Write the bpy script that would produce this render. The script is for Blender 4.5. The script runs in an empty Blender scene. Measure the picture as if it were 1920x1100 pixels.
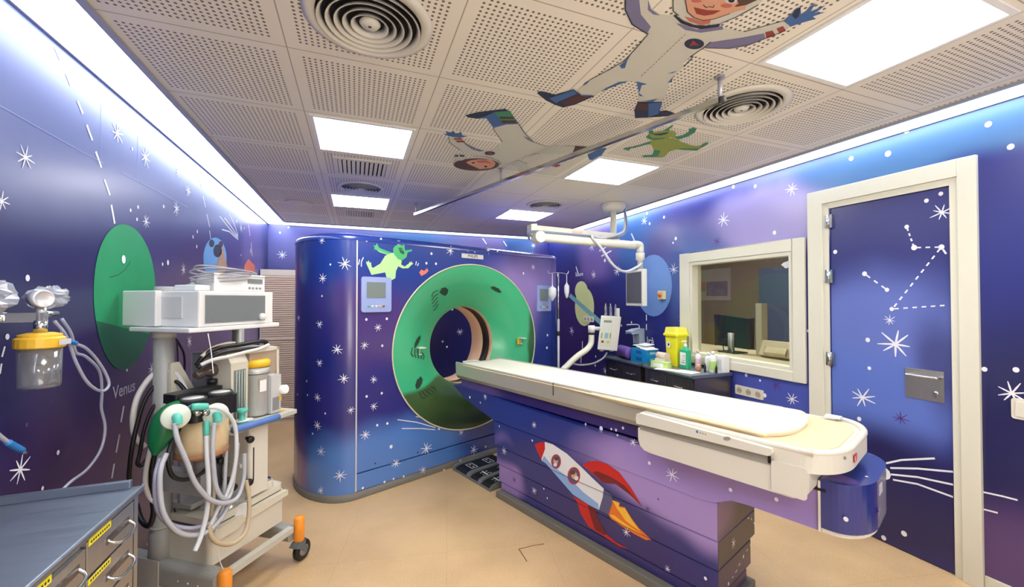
import bpy, bmesh, math, random
from mathutils import Vector, Matrix
from mathutils.geometry import tessellate_polygon
C = bpy.context.scene.collection
SC = bpy.context.scene
R = math.radians
PI = math.pi
random.seed(7)

# ------------------------------------------------------------------ camera, world, exposure
F_PX = 760.0; EYE = 1.488
YAW = math.atan(293/760); PITCH = math.atan(11/760)
cd = bpy.data.cameras.new('camera'); cd.sensor_width = 36; cd.lens = F_PX/1920*36; cd.clip_start = 0.02
cam = bpy.data.objects.new('camera', cd); C.objects.link(cam)
cam.location = (0, 0, EYE); cam.rotation_euler = (PI/2+PITCH, 0, -YAW)
SC.camera = cam
w = bpy.data.worlds.new('world'); SC.world = w; w.use_nodes = True
w.node_tree.nodes['Background'].inputs[0].default_value = (0.75, 0.8, 0.9, 1)
w.node_tree.nodes['Background'].inputs[1].default_value = 0.3
SC.view_settings.view_transform = 'Standard'; SC.view_settings.look = 'None'
SC.view_settings.gamma = 1; SC.view_settings.use_curve_mapping = False
SC.view_settings.exposure = 0.85
SC.cycles.max_bounces = 8; SC.cycles.diffuse_bounces = 4; SC.cycles.glossy_bounces = 4
SC.cycles.transparent_max_bounces = 16; SC.cycles.caustics_reflective = False; SC.cycles.caustics_refractive = False
SC.cycles.sample_clamp_indirect = 6
PANEL_E = 12.0     # square ceiling lamps
STRIP_E = 5.0      # perimeter light strips

# room numbers (metres): left wall, right wall, back wall, rear wall, ceiling
XL, XR, YB, YN, ZC = -1.082, 3.022, 6.13, -1.9, 2.488

# ------------------------------------------------------------------ tracing: a pixel's ray met with a real surface of the room
def ray(u, v):
    x = (u-960)/F_PX; y = -(v-550)/F_PX
    f = math.cos(PITCH)-y*math.sin(PITCH); z = math.sin(PITCH)+y*math.cos(PITCH)
    return Vector((x*math.cos(YAW)+f*math.sin(YAW), -x*math.sin(YAW)+f*math.cos(YAW), z))
class Fr:
    """a frame standing on the floor: d along, n to its left, z up"""
    def __init__(s, o, deg):
        a = R(deg); s.o = Vector((o[0], o[1], 0)); s.a = a
        s.d = Vector((math.cos(a), math.sin(a), 0)); s.n = Vector((-math.sin(a), math.cos(a), 0))
        s.eye = Vector(((-s.o).dot(s.d), (-s.o).dot(s.n), EYE))
    def r(s, u, v):
        q = ray(u, v); return Vector((q.dot(s.d), q.dot(s.n), q.z))
    def on(s, u, v, ax, t):              # local point where coordinate ax equals t
        q = s.r(u, v); return s.eye + q*((t-s.eye[ax])/q[ax])
W = Fr((0, 0), 0)
G = Fr((0.008, 3.244), 21.5)             # scanner gantry: d along its front, n into its depth
T = Fr((1.048, 2.922), -70.5)            # patient table: d towards its foot end, n away from the camera
K = Fr((-.583, 2.247), math.degrees(math.atan2(.804, .594)))   # anaesthesia cart

# ------------------------------------------------------------------ materials
def lin(c):
    if isinstance(c, str): c = tuple(int(c[i:i+2], 16) for i in (0, 2, 4))
    return tuple(((x/255)/12.92 if x/255 <= .04045 else ((x/255+.055)/1.055)**2.4) for x in c)+(1,)
MC = {}
def nt(m): return m.node_tree.nodes, m.node_tree.links
def M(name, col, rough=.5, metal=0., noise=0., nscale=8., emit=0., trans=0., alpha=1., coat=0., bump=0., bscale=60):
    if name in MC: return MC[name]
    m = bpy.data.materials.new(name); m.use_nodes = True; N, L = nt(m); b = N['Principled BSDF']
    c = lin(col); b.inputs['Base Color'].default_value = c; b.inputs['Roughness'].default_value = rough
    b.inputs['Metallic'].default_value = metal; b.inputs['Coat Weight'].default_value = coat
    b.inputs['Transmission Weight'].default_value = trans; b.inputs['Alpha'].default_value = alpha
    tc = N.new('ShaderNodeTexCoord')
    no = N.new('ShaderNodeTexNoise'); no.inputs['Scale'].default_value = nscale; no.inputs['Detail'].default_value = 4
    L.new(tc.outputs['Object'], no.inputs['Vector'])
    mx = N.new('ShaderNodeMix'); mx.data_type = 'RGBA'
    k = max(noise, .02)
    mx.inputs[6].default_value = tuple(x*(1-k) for x in c[:3])+(1,); mx.inputs[7].default_value = tuple(min(1, x*(1+k)) for x in c[:3])+(1,)
    L.new(no.outputs['Fac'], mx.inputs[0]); L.new(mx.outputs[2], b.inputs['Base Color'])
    if emit: 
        b.inputs['Emission Color'].default_value = c; b.inputs['Emission Strength'].default_value = emit
    if bump:
        n2 = N.new('ShaderNodeTexNoise'); n2.inputs['Scale'].default_value = bscale; L.new(tc.outputs['Object'], n2.inputs['Vector'])
        bp = N.new('ShaderNodeBump'); bp.inputs['Strength'].default_value = bump; bp.inputs['Distance'].default_value = .01
        L.new(n2.outputs['Fac'], bp.inputs['Height']); L.new(bp.outputs[0], b.inputs['Normal'])
    MC[name] = m; return m
def glassy(name, col=(235, 240, 245), gloss=.12, rough=.05, film=0.0, filmcol=(240, 240, 240)):
    """thin clear sheet: see-through with a light reflection and an optional milky film"""
    if name in MC: return MC[name]
    m = bpy.data.materials.new(name); m.use_nodes = True; N, L = nt(m)
    N.remove(N['Principled BSDF']); out = N['Material Output']
    t = N.new('ShaderNodeBsdfTransparent'); t.inputs[0].default_value = lin(col)
    g = N.new('ShaderNodeBsdfGlossy'); g.inputs['Roughness'].default_value = rough
    f = N.new('ShaderNodeLayerWeight'); f.inputs[0].default_value = .35
    mp = N.new('ShaderNodeMath'); mp.operation = 'MULTIPLY_ADD'; mp.inputs[1].default_value = .5; mp.inputs[2].default_value = gloss*.4
    L.new(f.outputs['Facing'], mp.inputs[0])
    cl = N.new('ShaderNodeMath'); cl.operation = 'MINIMUM'; cl.inputs[1].default_value = gloss*2.2; L.new(mp.outputs[0], cl.inputs[0])
    mx = N.new('ShaderNodeMixShader'); L.new(cl.outputs[0], mx.inputs[0]); L.new(t.outputs[0], mx.inputs[1]); L.new(g.outputs[0], mx.inputs[2])
    last = mx
    if film:
        d = N.new('ShaderNodeBsdfDiffuse'); d.inputs[0].default_value = lin(filmcol)
        m2 = N.new('ShaderNodeMixShader'); m2.inputs[0].default_value = film
        L.new(mx.outputs[0], m2.inputs[1]); L.new(d.outputs[0], m2.inputs[2]); last = m2
    L.new(last.outputs[0], out.inputs['Surface']); MC[name] = m; return m
def lamp_mat(name, col, e):
    m = bpy.data.materials.new(name); m.use_nodes = True; N, L = nt(m); b = N['Principled BSDF']
    b.inputs['Base Color'].default_value = (.8, .8, .8, 1); b.inputs['Emission Color'].default_value = lin(col)
    b.inputs['Emission Strength'].default_value = e; return m
def mural(name, base, blobs, axes=(0, 1), mixaxis=None, rough=.35, coat=.3, wobble=.3):
    """painted space mural: soft airbrushed clouds of colour at set places on the surface"""
    def ink(c):                                   # printed inks: a little duller than the pure colours listed
        g = .3*c[0]+.5*c[1]+.2*c[2]; return tuple((x*.92+g*.08)*.87 for x in c)
    base = ink(base); blobs = [(*q[:4], ink(q[4]), q[5]) for q in blobs]
    m = bpy.data.materials.new(name); m.use_nodes = True; N, L = nt(m); b = N['Principled BSDF']
    b.inputs['Roughness'].default_value = rough; b.inputs['Coat Weight'].default_value = coat; b.inputs['Coat Roughness'].default_value = .25
    tc = N.new('ShaderNodeTexCoord'); sp = N.new('ShaderNodeSeparateXYZ'); L.new(tc.outputs['Object'], sp.inputs[0])
    cb = N.new('ShaderNodeCombineXYZ')
    src = sp.outputs[axes[0]]
    if mixaxis is not None:
        ms = N.new('ShaderNodeMath'); ms.operation = 'SUBTRACT'; L.new(sp.outputs[axes[0]], ms.inputs[0]); L.new(sp.outputs[mixaxis], ms.inputs[1]); src = ms.outputs[0]
    L.new(src, cb.inputs[0]); L.new(sp.outputs[axes[1]], cb.inputs[1])
    no = N.new('ShaderNodeTexNoise'); no.inputs['Scale'].default_value = 1.6; no.inputs['Detail'].default_value = 2
    L.new(cb.outputs[0], no.inputs['Vector'])
    wob = N.new('ShaderNodeVectorMath'); wob.operation = 'MULTIPLY_ADD'; wob.inputs[1].default_value = (wobble, wobble, 0); L.new(no.outputs['Color'], wob.inputs[0]); L.new(cb.outputs[0], wob.inputs[2])
    of = N.new('ShaderNodeVectorMath'); of.operation = 'SUBTRACT'; of.inputs[1].default_value = (wobble/2, wobble/2, 0); L.new(wob.outputs[0], of.inputs[0])
    fl = N.new('ShaderNodeVectorMath'); fl.operation = 'MULTIPLY'; fl.inputs[1].default_value = (1, 1, 0); L.new(of.outputs[0], fl.inputs[0])
    cur = None
    for (cu, cv, ru, rv, col, soft) in blobs:
        s = N.new('ShaderNodeVectorMath'); s.operation = 'SUBTRACT'; s.inputs[1].default_value = (cu, cv, 0); L.new(fl.outputs[0], s.inputs[0])
        d = N.new('ShaderNodeVectorMath'); d.operation = 'DIVIDE'; d.inputs[1].default_value = (ru, rv, 1); L.new(s.outputs[0], d.inputs[0])
        le = N.new('ShaderNodeVectorMath'); le.operation = 'LENGTH'; L.new(d.outputs[0], le.inputs[0])
        mr = N.new('ShaderNodeMapRange'); mr.interpolation_type = 'SMOOTHSTEP'
        mr.inputs['From Min'].default_value = 1-soft; mr.inputs['From Max'].default_value = 1+soft
        mr.inputs['To Min'].default_value = 1; mr.inputs['To Max'].default_value = 0; L.new(le.outputs['Value'], mr.inputs['Value'])
        mx = N.new('ShaderNodeMix'); mx.data_type = 'RGBA'; L.new(mr.outputs[0], mx.inputs[0])
        if cur is None: mx.inputs[6].default_value = lin(base)
        else: L.new(cur, mx.inputs[6])
        mx.inputs[7].default_value = lin(col); cur = mx.outputs[2]
    L.new(cur, b.inputs['Base Color']); return m

WHITE = M('white_paint', (238, 238, 236), .5)
STAR = M('star_white_paint', (232, 234, 244), .5)
STARP = M('star_purple_paint', (82, 50, 120), .5)
CREAM = M('cream_lacquer', (222, 218, 204), .45, noise=.03)
CASING = M('casing_cream', (218, 216, 200), .5, noise=.03)
BEIGE = M('beige_plastic', (214, 208, 190), .4, noise=.03)
SHELL = M('table_shell_beige', (212, 208, 196), .38, noise=.03)
VINYL = M('cushion_vinyl', (226, 222, 208), .45, noise=.03, bump=.05, bscale=25)
PEACH = M('tray_peach', (232, 206, 164), .4, noise=.04)
BLACK = M('black_rubber', (18, 18, 20), .45)
DKGREY = M('dark_grey', (60, 60, 62), .5)
GREY = M('grey_plastic', (140, 140, 138), .5)
PLINTH = M('grey_plinth', (112, 108, 100), .5, noise=.06)
CHROME = M('chrome', (205, 205, 205), .16, metal=1)
LAVG = M('lilac_grey_panel', (142, 142, 152), .5)
CART = M('cart_enamel', (192, 190, 178), .42, noise=.03)
CARTG = M('cart_grey_enamel', (160, 160, 154), .4, noise=.03)
TURQ = M('turquoise_plastic', (88, 190, 172), .35)
CLEAR = glassy('clear_plastic', (236, 238, 240), .2, .12, film=.09)
TUBE = glassy('clear_tube', (225, 228, 238), .2, .15, film=.5, filmcol=(215, 218, 235))
HOSE = M('white_hose', (205, 208, 214), .4, alpha=1)
YEL = M('yellow_plastic', (238, 190, 40), .4)
ORANGE = M('orange_bumper', (240, 150, 48), .4)
BLUEP = M('blue_rail', (84, 120, 184), .4)
INK = M('dark_ink', (40, 38, 50), .6)

def steel(name, col, rough=.3, sc=(2, 120, 2)):
    if name in MC: return MC[name]
    m = bpy.data.materials.new(name); m.use_nodes = True; N, L = nt(m); b = N['Principled BSDF']
    b.inputs['Metallic'].default_value = .9
    tc = N.new('ShaderNodeTexCoord'); mp = N.new('ShaderNodeMapping'); mp.inputs['Scale'].default_value = sc
    no = N.new('ShaderNodeTexNoise'); no.inputs['Scale'].default_value = 2; no.inputs['Detail'].default_value = 5
    L.new(tc.outputs['Object'], mp.inputs[0]); L.new(mp.outputs[0], no.inputs['Vector'])
    mr = N.new('ShaderNodeMapRange'); mr.inputs['To Min'].default_value = rough-.07; mr.inputs['To Max'].default_value = rough+.1
    L.new(no.outputs['Fac'], mr.inputs['Value']); L.new(mr.outputs[0], b.inputs['Roughness'])
    mx = N.new('ShaderNodeMix'); mx.data_type = 'RGBA'; c = lin(col)
    mx.inputs[6].default_value = tuple(x*.82 for x in c[:3])+(1,); mx.inputs[7].default_value = tuple(min(1, x*1.12) for x in c[:3])+(1,)
    L.new(no.outputs['Fac'], mx.inputs[0]); L.new(mx.outputs[2], b.inputs['Base Color'])
    MC[name] = m; return m
STEEL = steel('brushed_steel', (186, 184, 182), .32)
STEELT = steel('steel_worktop', (150, 158, 172), .38, (2, 60, 2))
STEELD = steel('dark_steel', (124, 118, 118), .28)

# ------------------------------------------------------------------ mesh builder
def V3(*a): return Vector(a)
def catmull(P, k=6):
    P = [Vector(p) for p in P]
    if len(P) < 3: return P
    Q = [P[0]*2-P[1]]+P+[P[-1]*2-P[-2]]; out = []
    for i in range(1, len(Q)-2):
        a, b, c, d = Q[i-1:i+3]
        for j in range(k):
            t = j/k; out.append(.5*((2*b)+(c-a)*t+(2*a-5*b+4*c-d)*t*t+(3*b-a-3*c+d)*t**3))
    out.append(P[-1]); return out
class MB:
    def __init__(s): s.v = []; s.f = []; s.m = []; s.sm = []; s.mats = []
    def mi(s, mat):
        if mat not in s.mats: s.mats.append(mat)
        return s.mats.index(mat)
    def add(s, V, Fc, mat, smooth=False):
        n = len(s.v); s.v += [tuple(x) for x in V]; k = s.mi(mat)
        for f in Fc: s.f.append([n+i for i in f]); s.m.append(k); s.sm.append(smooth)
        return s
    def box(s, a, b, mat, rot=0., c=None):
        x0, y0, z0 = a; x1, y1, z1 = b
        V = [Vector(p) for p in ((x0, y0, z0), (x1, y0, z0), (x1, y1, z0), (x0, y1, z0), (x0, y0, z1), (x1, y0, z1), (x1, y1, z1), (x0, y1, z1))]
        if rot:
            c = Vector(c) if c else (V[0]+V[6])/2; m = Matrix.Rotation(rot, 3, 'Z'); V = [m@(p-c)+c for p in V]
        return s.add(V, [(0, 3, 2, 1), (4, 5, 6, 7), (0, 1, 5, 4), (1, 2, 6, 5), (2, 3, 7, 6), (3, 0, 4, 7)], mat)
    def obox(s, c, ex, ey, ez, mat):      # oriented box from centre and half-axes
        c = Vector(c); V = [c+sx*ex+sy*ey+sz*ez for sz in (-1, 1) for sx, sy in ((-1, -1), (1, -1), (1, 1), (-1, 1))]
        return s.add(V, [(0, 3, 2, 1), (4, 5, 6, 7), (0, 1, 5, 4), (1, 2, 6, 5), (2, 3, 7, 6), (3, 0, 4, 7)], mat)
    def lathe(s, prof, c, mat, axis=(0, 0, 1), n=28, smooth=True, sx=1., sy=1., cap=True):
        ax = Vector(axis).normalized(); u = ax.orthogonal().normalized()
        if abs(ax.z) > .99: u = Vector((1, 0, 0))
        v = ax.cross(u); c = Vector(c); V = []; Fc = []
        for r, h in prof:
            for i in range(n):
                t = 2*PI*i/n; V.append(c+ax*h+u*(r*sx*math.cos(t))+v*(r*sy*math.sin(t)))
        for j in range(len(prof)-1):
            for i in range(n):
                a = j*n+i; b = j*n+(i+1) % n; Fc.append((a, b, b+n, a+n))
        s.add(V, Fc, mat, smooth)
        if cap:
            k = len(s.v)-len(V)
            for j, rev in ((0, True), (len(prof)-1, False)):
                if prof[j][0] > 1e-5:
                    ring = [k+j*n+i for i in range(n)]
                    s.f.append(ring[::-1] if rev else ring); s.m.append(s.mi(mat)); s.sm.append(False)
        return s
    def cyl(s, a, b, r, mat, r2=None, n=20):
        a = Vector(a); b = Vector(b); h = (b-a).length
        return s.lathe([(r, 0), (r if r2 is None else r2, h)], a, mat, axis=(b-a), n=n)
    def tube(s, P, r, mat, n=8, k=6, corr=0., pitch=.006, ends=True):
        Q = catmull(P, k)
        if corr:
            L = [0]
            for i in range(1, len(Q)): L.append(L[-1]+(Q[i]-Q[i-1]).length)
            m = min(1200, max(8, int(L[-1]/pitch*2))); Q2 = []; j = 0
            for i in range(m+1):
                t = L[-1]*i/m
                while j < len(L)-2 and L[j+1] < t: j += 1
                w_ = (t-L[j])/max(1e-9, L[j+1]-L[j]); Q2.append(Q[j].lerp(Q[j+1], w_))
            Q = Q2
        up = None; V = []; Fc = []
        for i, p in enumerate(Q):
            d = (Q[min(i+1, len(Q)-1)]-Q[max(i-1, 0)])
            if d.length < 1e-9: d = Vector((0, 0, 1))
            d.normalize()
            if up is None: up = d.orthogonal().normalized()
            up = (up-d*up.dot(d))
            if up.length < 1e-6: up = d.orthogonal()
            up.normalize(); sd = d.cross(up)
            rr = r*(1+corr*(1 if i % 2 else -1)) if not callable(r) else r(i/(len(Q)-1))
            for j in range(n):
                t = 2*PI*j/n; V.append(p+up*(rr*math.cos(t))+sd*(rr*math.sin(t)))
        for i in range(len(Q)-1):
            for j in range(n):
                a = i*n+j; b = i*n+(j+1) % n; Fc.append((a, b, b+n, a+n))
        if ends: Fc.append(list(range(n))[::-1]); Fc.append([(len(Q)-1)*n+j for j in range(n)])
        return s.add(V, Fc, mat, True)
    def prism(s, poly, fn, t0, t1, mat, smooth=False):
        """poly: 2D points; fn(u, v, t) -> 3D; extruded between t0 and t1"""
        n = len(poly); V = [fn(u, v, t0) for u, v in poly]+[fn(u, v, t1) for u, v in poly]
        k = len(s.v); s.add(V, [(i, (i+1) % n, n+(i+1) % n, n+i) for i in range(n)], mat, smooth)
        tri = tessellate_polygon([[Vector((u, v, 0)) for u, v in poly]])
        for a, b, c in tri:
            s.f.append([k+a, k+b, k+c]); s.m.append(s.mi(mat)); s.sm.append(False)
            s.f.append([k+n+c, k+n+b, k+n+a]); s.m.append(s.mi(mat)); s.sm.append(False)
        return s
    def poly(s, P, mat):
        P = [Vector(p) for p in P]; k = len(s.v); s.v += [tuple(p) for p in P]
        for t in tessellate_polygon([P]): s.f.append([k+i for i in t]); s.m.append(s.mi(mat)); s.sm.append(False)
        return s
    def ribbon(s, P, wd, nrm, mat, taper=False):
        P = [Vector(p) for p in P]; nrm = Vector(nrm)
        for i in range(len(P)-1):
            a, b = P[i], P[i+1]; d = b-a
            if d.length < 1e-6: continue
            lf = nrm.normalized()*(.00012*(i % 2)); a = a+lf; b = b+lf
            sd = nrm.cross(d).normalized()*wd/2; w2 = .45 if taper and i == len(P)-2 else 1
            e = d.normalized()*wd*.2
            s.add([a-sd-e, b-sd*w2+e, b+sd*w2+e, a+sd-e], [(0, 1, 2, 3)], mat)
        return s
    def disc(s, c, U, V, ru, rv, mat, n=20):
        c = Vector(c); return s.poly([c+U*(ru*math.cos(2*PI*i/n))+V*(rv*math.sin(2*PI*i/n)) for i in range(n)], mat)
    def star(s, c, U, V, r, mat, seed=0, n=8, wd=None):
        rd = random.Random(seed); c = Vector(c); nrm = U.cross(V); a0 = rd.uniform(0, .7); sgn = 1
        for i in range(n):
            a = a0+2*PI*i/n+rd.uniform(-.15, .15); l = r*rd.uniform(.75, 1.08); d = U*math.cos(a)+V*math.sin(a)
            c = c+nrm.normalized()*.00008*sgn; s.ribbon([c, c+d*l*.6, c+d*l], (wd or r*.12), nrm, mat, taper=True)
        return s
    def text(s, body, c, U, V, h, mat, bold=0.):
        cu = bpy.data.curves.new('t', 'FONT'); cu.body = body; cu.size = 1; cu.align_x = 'CENTER'; cu.align_y = 'CENTER'; cu.offset = bold
        o = bpy.data.objects.new('t', cu); C.objects.link(o); dg = bpy.context.evaluated_depsgraph_get(); me = bpy.data.meshes.new_from_object(o.evaluated_get(dg))
        c = Vector(c); k = h/.72
        s.add([c+U*(v.co.x*k)+V*(v.co.y*k) for v in me.vertices], [tuple(p.vertices) for p in me.polygons], mat)
        bpy.data.objects.remove(o); bpy.data.curves.remove(cu); bpy.data.meshes.remove(me); return s
    def build(s, name, parent=None, bevel=0., seg=2, loc=None, rot=0., autosmooth=True, offset=None):
        me = bpy.data.meshes.new(name)
        vs = s.v
        if offset is not None:
            of = Vector(offset); vs = [tuple(Vector(p)-of) for p in s.v]
        me.from_pydata(vs, [], s.f)
        for m in s.mats: me.materials.append(m)
        for p, k, sm in zip(me.polygons, s.m, s.sm): p.material_index = k; p.use_smooth = sm
        me.validate()
        bm = bmesh.new(); bm.from_mesh(me); 
        if bevel: bmesh.ops.remove_doubles(bm, verts=bm.verts, dist=1e-6)
        bm.to_mesh(me); bm.free()
        o = bpy.data.objects.new(name, me); C.objects.link(o)
        if parent is not None: o.parent = parent
        if loc is not None: o.location = loc
        elif offset is not None: o.location = offset
        if rot: o.rotation_euler.z = rot
        if bevel:
            b = o.modifiers.new('bevel', 'BEVEL'); b.width = bevel; b.segments = seg; b.limit_method = 'ANGLE'; b.angle_limit = R(35)
        return o
def thing(name, label, cat, loc=(0, 0, 0), rot=0., group=None, kind=None):
    o = bpy.data.objects.new(name, None); C.objects.link(o); o.location = loc; o.rotation_euler.z = rot; o.empty_display_size = .1
    if kind: o['kind'] = kind
    else: tag(o, label, cat, group)
    return o
def tag(o, label, cat, group=None):
    o['label'] = label; o['category'] = cat
    if group: o['group'] = group
    return o
def struct(o): o['kind'] = 'structure'; return o
def frame_thing(name, label, cat, fr): return thing(name, label, cat, fr.o, fr.a)
X, Y, Z = Vector((1, 0, 0)), Vector((0, 1, 0)), Vector((0, 0, 1))
def arc(c, r, a0, a1, n=8): return [(c[0]+r*math.cos(R(a0+(a1-a0)*i/n)), c[1]+r*math.sin(R(a0+(a1-a0)*i/n))) for i in range(n+1)]
def rrect(x0, y0, x1, y1, r, n=5):
    return arc((x1-r, y0+r), r, -90, 0, n)+arc((x1-r, y1-r), r, 0, 90, n)+arc((x0+r, y1-r), r, 90, 180, n)+arc((x0+r, y0+r), r, 180, 270, n)
def tr(pts, ox, oy, k): return [(ox+x*k, oy+y*k) for x, y in pts]

class Paint:
    """paint traced onto one flat surface (frame fr, coordinate ax = t), lifted a hair towards the room"""
    def __init__(s, mb, fr, ax, t, sign):
        s.mb, s.fr, s.ax, s.t, s.sg = mb, fr, ax, t, sign; s.l = .0012
        s.U = (Y, X, X)[ax]; s.V = (Z, Z, Y)[ax]
    def p(s, u, v, l=None): return s.fr.on(u, v, s.ax, s.t+s.sg*(s.l if l is None else l))
    def k(s, u, v): q = s.fr.r(u, v); return (s.t-s.fr.eye[s.ax])/q[s.ax]/F_PX
    def star(s, u, v, r, mat=None, n=8, wd=None):
        s.mb.star(s.p(u, v), s.U, s.V, r*s.k(u, v), mat or STAR, seed=int(u*7+v), n=n, wd=wd)
    def stars(s, L, mat=None): [s.star(*a, mat=mat) for a in L]
    def dot(s, u, v, r=3, mat=None): s.mb.disc(s.p(u, v), s.U, s.V, r*s.k(u, v), r*1.15*s.k(u, v), mat or STAR, 10)
    def dots(s, L, r=3, mat=None): [s.dot(a[0], a[1], a[2] if len(a) > 2 else r, mat) for a in L]
    def line(s, pts, wpx, mat=None, l=None):
        s.mb.ribbon([s.p(u, v, l) for u, v in pts], wpx*s.k(*pts[0]), s.U.cross(s.V), mat or STAR)
    def poly(s, pts, mat, l=None): s.mb.poly([s.p(u, v, l) for u, v in pts], mat)
    def ell(s, c, r, mat, l=None, n=24):
        s.poly([(c[0]+r[0]*math.cos(2*PI*i/n), c[1]+r[1]*math.sin(2*PI*i/n)) for i in range(n)], mat, l)

# ================================================================== ROOM SHELL
# floor: buff vinyl with fine speckle and faint sheet seams
fm = bpy.data.materials.new('speckled_vinyl'); fm.use_nodes = True; N, L = nt(fm); b = N['Principled BSDF']
b.inputs['Roughness'].default_value = .38
tc = N.new('ShaderNodeTexCoord')
n1 = N.new('ShaderNodeTexNoise'); n1.inputs['Scale'].default_value = 260; n1.inputs['Detail'].default_value = 2
n2 = N.new('ShaderNodeTexNoise'); n2.inputs['Scale'].default_value = 2.2; n2.inputs['Detail'].default_value = 5
L.new(tc.outputs['Object'], n1.inputs['Vector']); L.new(tc.outputs['Object'], n2.inputs['Vector'])
r1 = N.new('ShaderNodeValToRGB'); r1.color_ramp.elements[0].position = .36; r1.color_ramp.elements[0].color = lin((190, 152, 108)); r1.color_ramp.elements[1].position = .52; r1.color_ramp.elements[1].color = lin((222, 190, 146))
L.new(n1.outputs['Fac'], r1.inputs[0])
r2 = N.new('ShaderNodeValToRGB'); r2.color_ramp.elements[0].position = .3; r2.color_ramp.elements[0].color = (.82, .80, .78, 1); r2.color_ramp.elements[1].position = .6; r2.color_ramp.elements[1].color = (1, 1, 1, 1)
L.new(n2.outputs['Fac'], r2.inputs[0])
mx = N.new('ShaderNodeMix'); mx.data_type = 'RGBA'; mx.blend_type = 'MULTIPLY'; mx.inputs[0].default_value = 1
L.new(r1.outputs[0], mx.inputs[6]); L.new(r2.outputs[0], mx.inputs[7])
br = N.new('ShaderNodeTexBrick'); br.inputs['Scale'].default_value = 1; br.inputs['Mortar Size'].default_value = .0012; br.inputs['Brick Width'].default_value = .61; br.inputs['Row Height'].default_value = .61; br.offset = 0
br.inputs['Color1'].default_value = (1, 1, 1, 1); br.inputs['Color2'].default_value = (.985, .985, .985, 1); br.inputs['Mortar'].default_value = (.8, .78, .76, 1)
mpf = N.new('ShaderNodeMapping'); mpf.inputs['Rotation'].default_value = (0, 0, R(12)); L.new(tc.outputs['Object'], mpf.inputs[0]); L.new(mpf.outputs[0], br.inputs['Vector'])
m2 = N.new('ShaderNodeMix'); m2.data_type = 'RGBA'; m2.blend_type = 'MULTIPLY'; m2.inputs[0].default_value = 1
L.new(mx.outputs[2], m2.inputs[6]); L.new(br.outputs[0], m2.inputs[7]); L.new(m2.outputs[2], b.inputs['Base Color'])
mb = MB(); mb.box((XL-.2, YN-.2, -.1), (XR+3.2, YB+.2, 0), fm)
fl = Paint(mb, W, 2, 0, 1)
CRK = M('floor_scuff', (120, 84, 60), .7)
fl.line([(973, 1029), (996, 1023), (1020, 1019)], 2, CRK); fl.line([(973, 1029), (988, 1052)], 2, CRK); fl.line([(982, 900), (936, 950)], .0, CRK)
struct(mb.build('floor'))

# ceiling: perforated metal tiles, plain ones over the far right corner
TX0, TDX, TY0, TDY = -.26, .605, 1.225, .583
cm = bpy.data.materials.new('perforated_ceiling_tile'); cm.use_nodes = True; N, L = nt(cm); b = N['Principled BSDF']; b.inputs['Roughness'].default_value = .55
tc = N.new('ShaderNodeTexCoord'); sp = N.new('ShaderNodeSeparateXYZ'); L.new(tc.outputs['Object'], sp.inputs[0])
def mth(op, a, bb=None, cc=None):
    n = N.new('ShaderNodeMath'); n.operation = op
    for i, x in enumerate((a, bb, cc)):
        if x is None: continue
        if isinstance(x, (int, float)): n.inputs[i].default_value = x
        else: L.new(x, n.inputs[i])
    return n.outputs[0]
fx = mth('FRACT', mth('DIVIDE', mth('SUBTRACT', sp.outputs[0], TX0-20*TDX), TDX))
fy = mth('FRACT', mth('DIVIDE', mth('SUBTRACT', sp.outputs[1], TY0-20*TDY), TDY))
def band(f, lo, hi): return mth('MULTIPLY', mth('GREATER_THAN', f, lo), mth('LESS_THAN', f, hi))
inside = mth('MULTIPLY', band(fx, .0715, .9285), band(fy, .0715, .9285))
hx = mth('SUBTRACT', mth('FRACT', mth('MULTIPLY', fx, 28)), .5); hy = mth('SUBTRACT', mth('FRACT', mth('MULTIPLY', fy, 28)), .5)
hr = mth('SQRT', mth('ADD', mth('MULTIPLY', hx, hx), mth('MULTIPLY', hy, hy)))
hole = mth('MULTIPLY', mth('LESS_THAN', hr, .245), inside)
plain = mth('MULTIPLY', mth('GREATER_THAN', sp.outputs[0], TX0+2*TDX), mth('GREATER_THAN', sp.outputs[1], TY0+3*TDY))
hole = mth('MULTIPLY', hole, mth('SUBTRACT', 1, plain))
seam = mth('MAXIMUM', mth('SUBTRACT', 1, band(fx, .004, .996)), mth('SUBTRACT', 1, band(fy, .004, .996)))
mx = N.new('ShaderNodeMix'); mx.data_type = 'RGBA'; mx.inputs[6].default_value = lin((236, 229, 212)); mx.inputs[7].default_value = lin((176, 166, 152)); L.new(seam, mx.inputs[0])
m2 = N.new('ShaderNodeMix'); m2.data_type = 'RGBA'; m2.inputs[7].default_value = lin((112, 100, 92)); L.new(mx.outputs[2], m2.inputs[6]); L.new(hole, m2.inputs[0]); L.new(m2.outputs[2], b.inputs['Base Color'])
mb = MB(); mb.box((-.845, YN, ZC), (2.83, 5.875, ZC+.12), cm); mb.box((XL-.2, YN-.2, ZC+.12), (XR+.2, YB+.2, ZC+.2), WHITE)
A = Paint(mb, W, 2, ZC, -1)
SUIT = M('mural_suit', (206, 204, 190), .6, noise=.04); SUITSH = M('mural_suit_shade', (122, 118, 150), .6, noise=.1)
RED = M('mural_red', (150, 62, 48), .6); BOOT = M('mural_boot_blue', (70, 104, 158), .6, noise=.1); BOOTD = M('mural_boot_dark', (44, 48, 74), .6)
BROWN = M('mural_brown', (84, 52, 46), .6); SKIN = M('mural_skin', (218, 160, 130), .6, noise=.05); HAIR = M('mural_hair', (92, 66, 54), .6)
LIME = M('mural_lime', (148, 160, 66), .6, noise=.05); TEAL = M('mural_teal', (66, 136, 100), .6); ROSE = M('mural_rose', (196, 110, 92), .6)
def z4(p): return tr(p, 1160, 0, .20833)
def z3(p): return tr(p, 990, 0, .20903)
def outline(P, pts, w_=1.6, l=.0035, mat=INK): P.line(pts, w_, mat, l)
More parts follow.
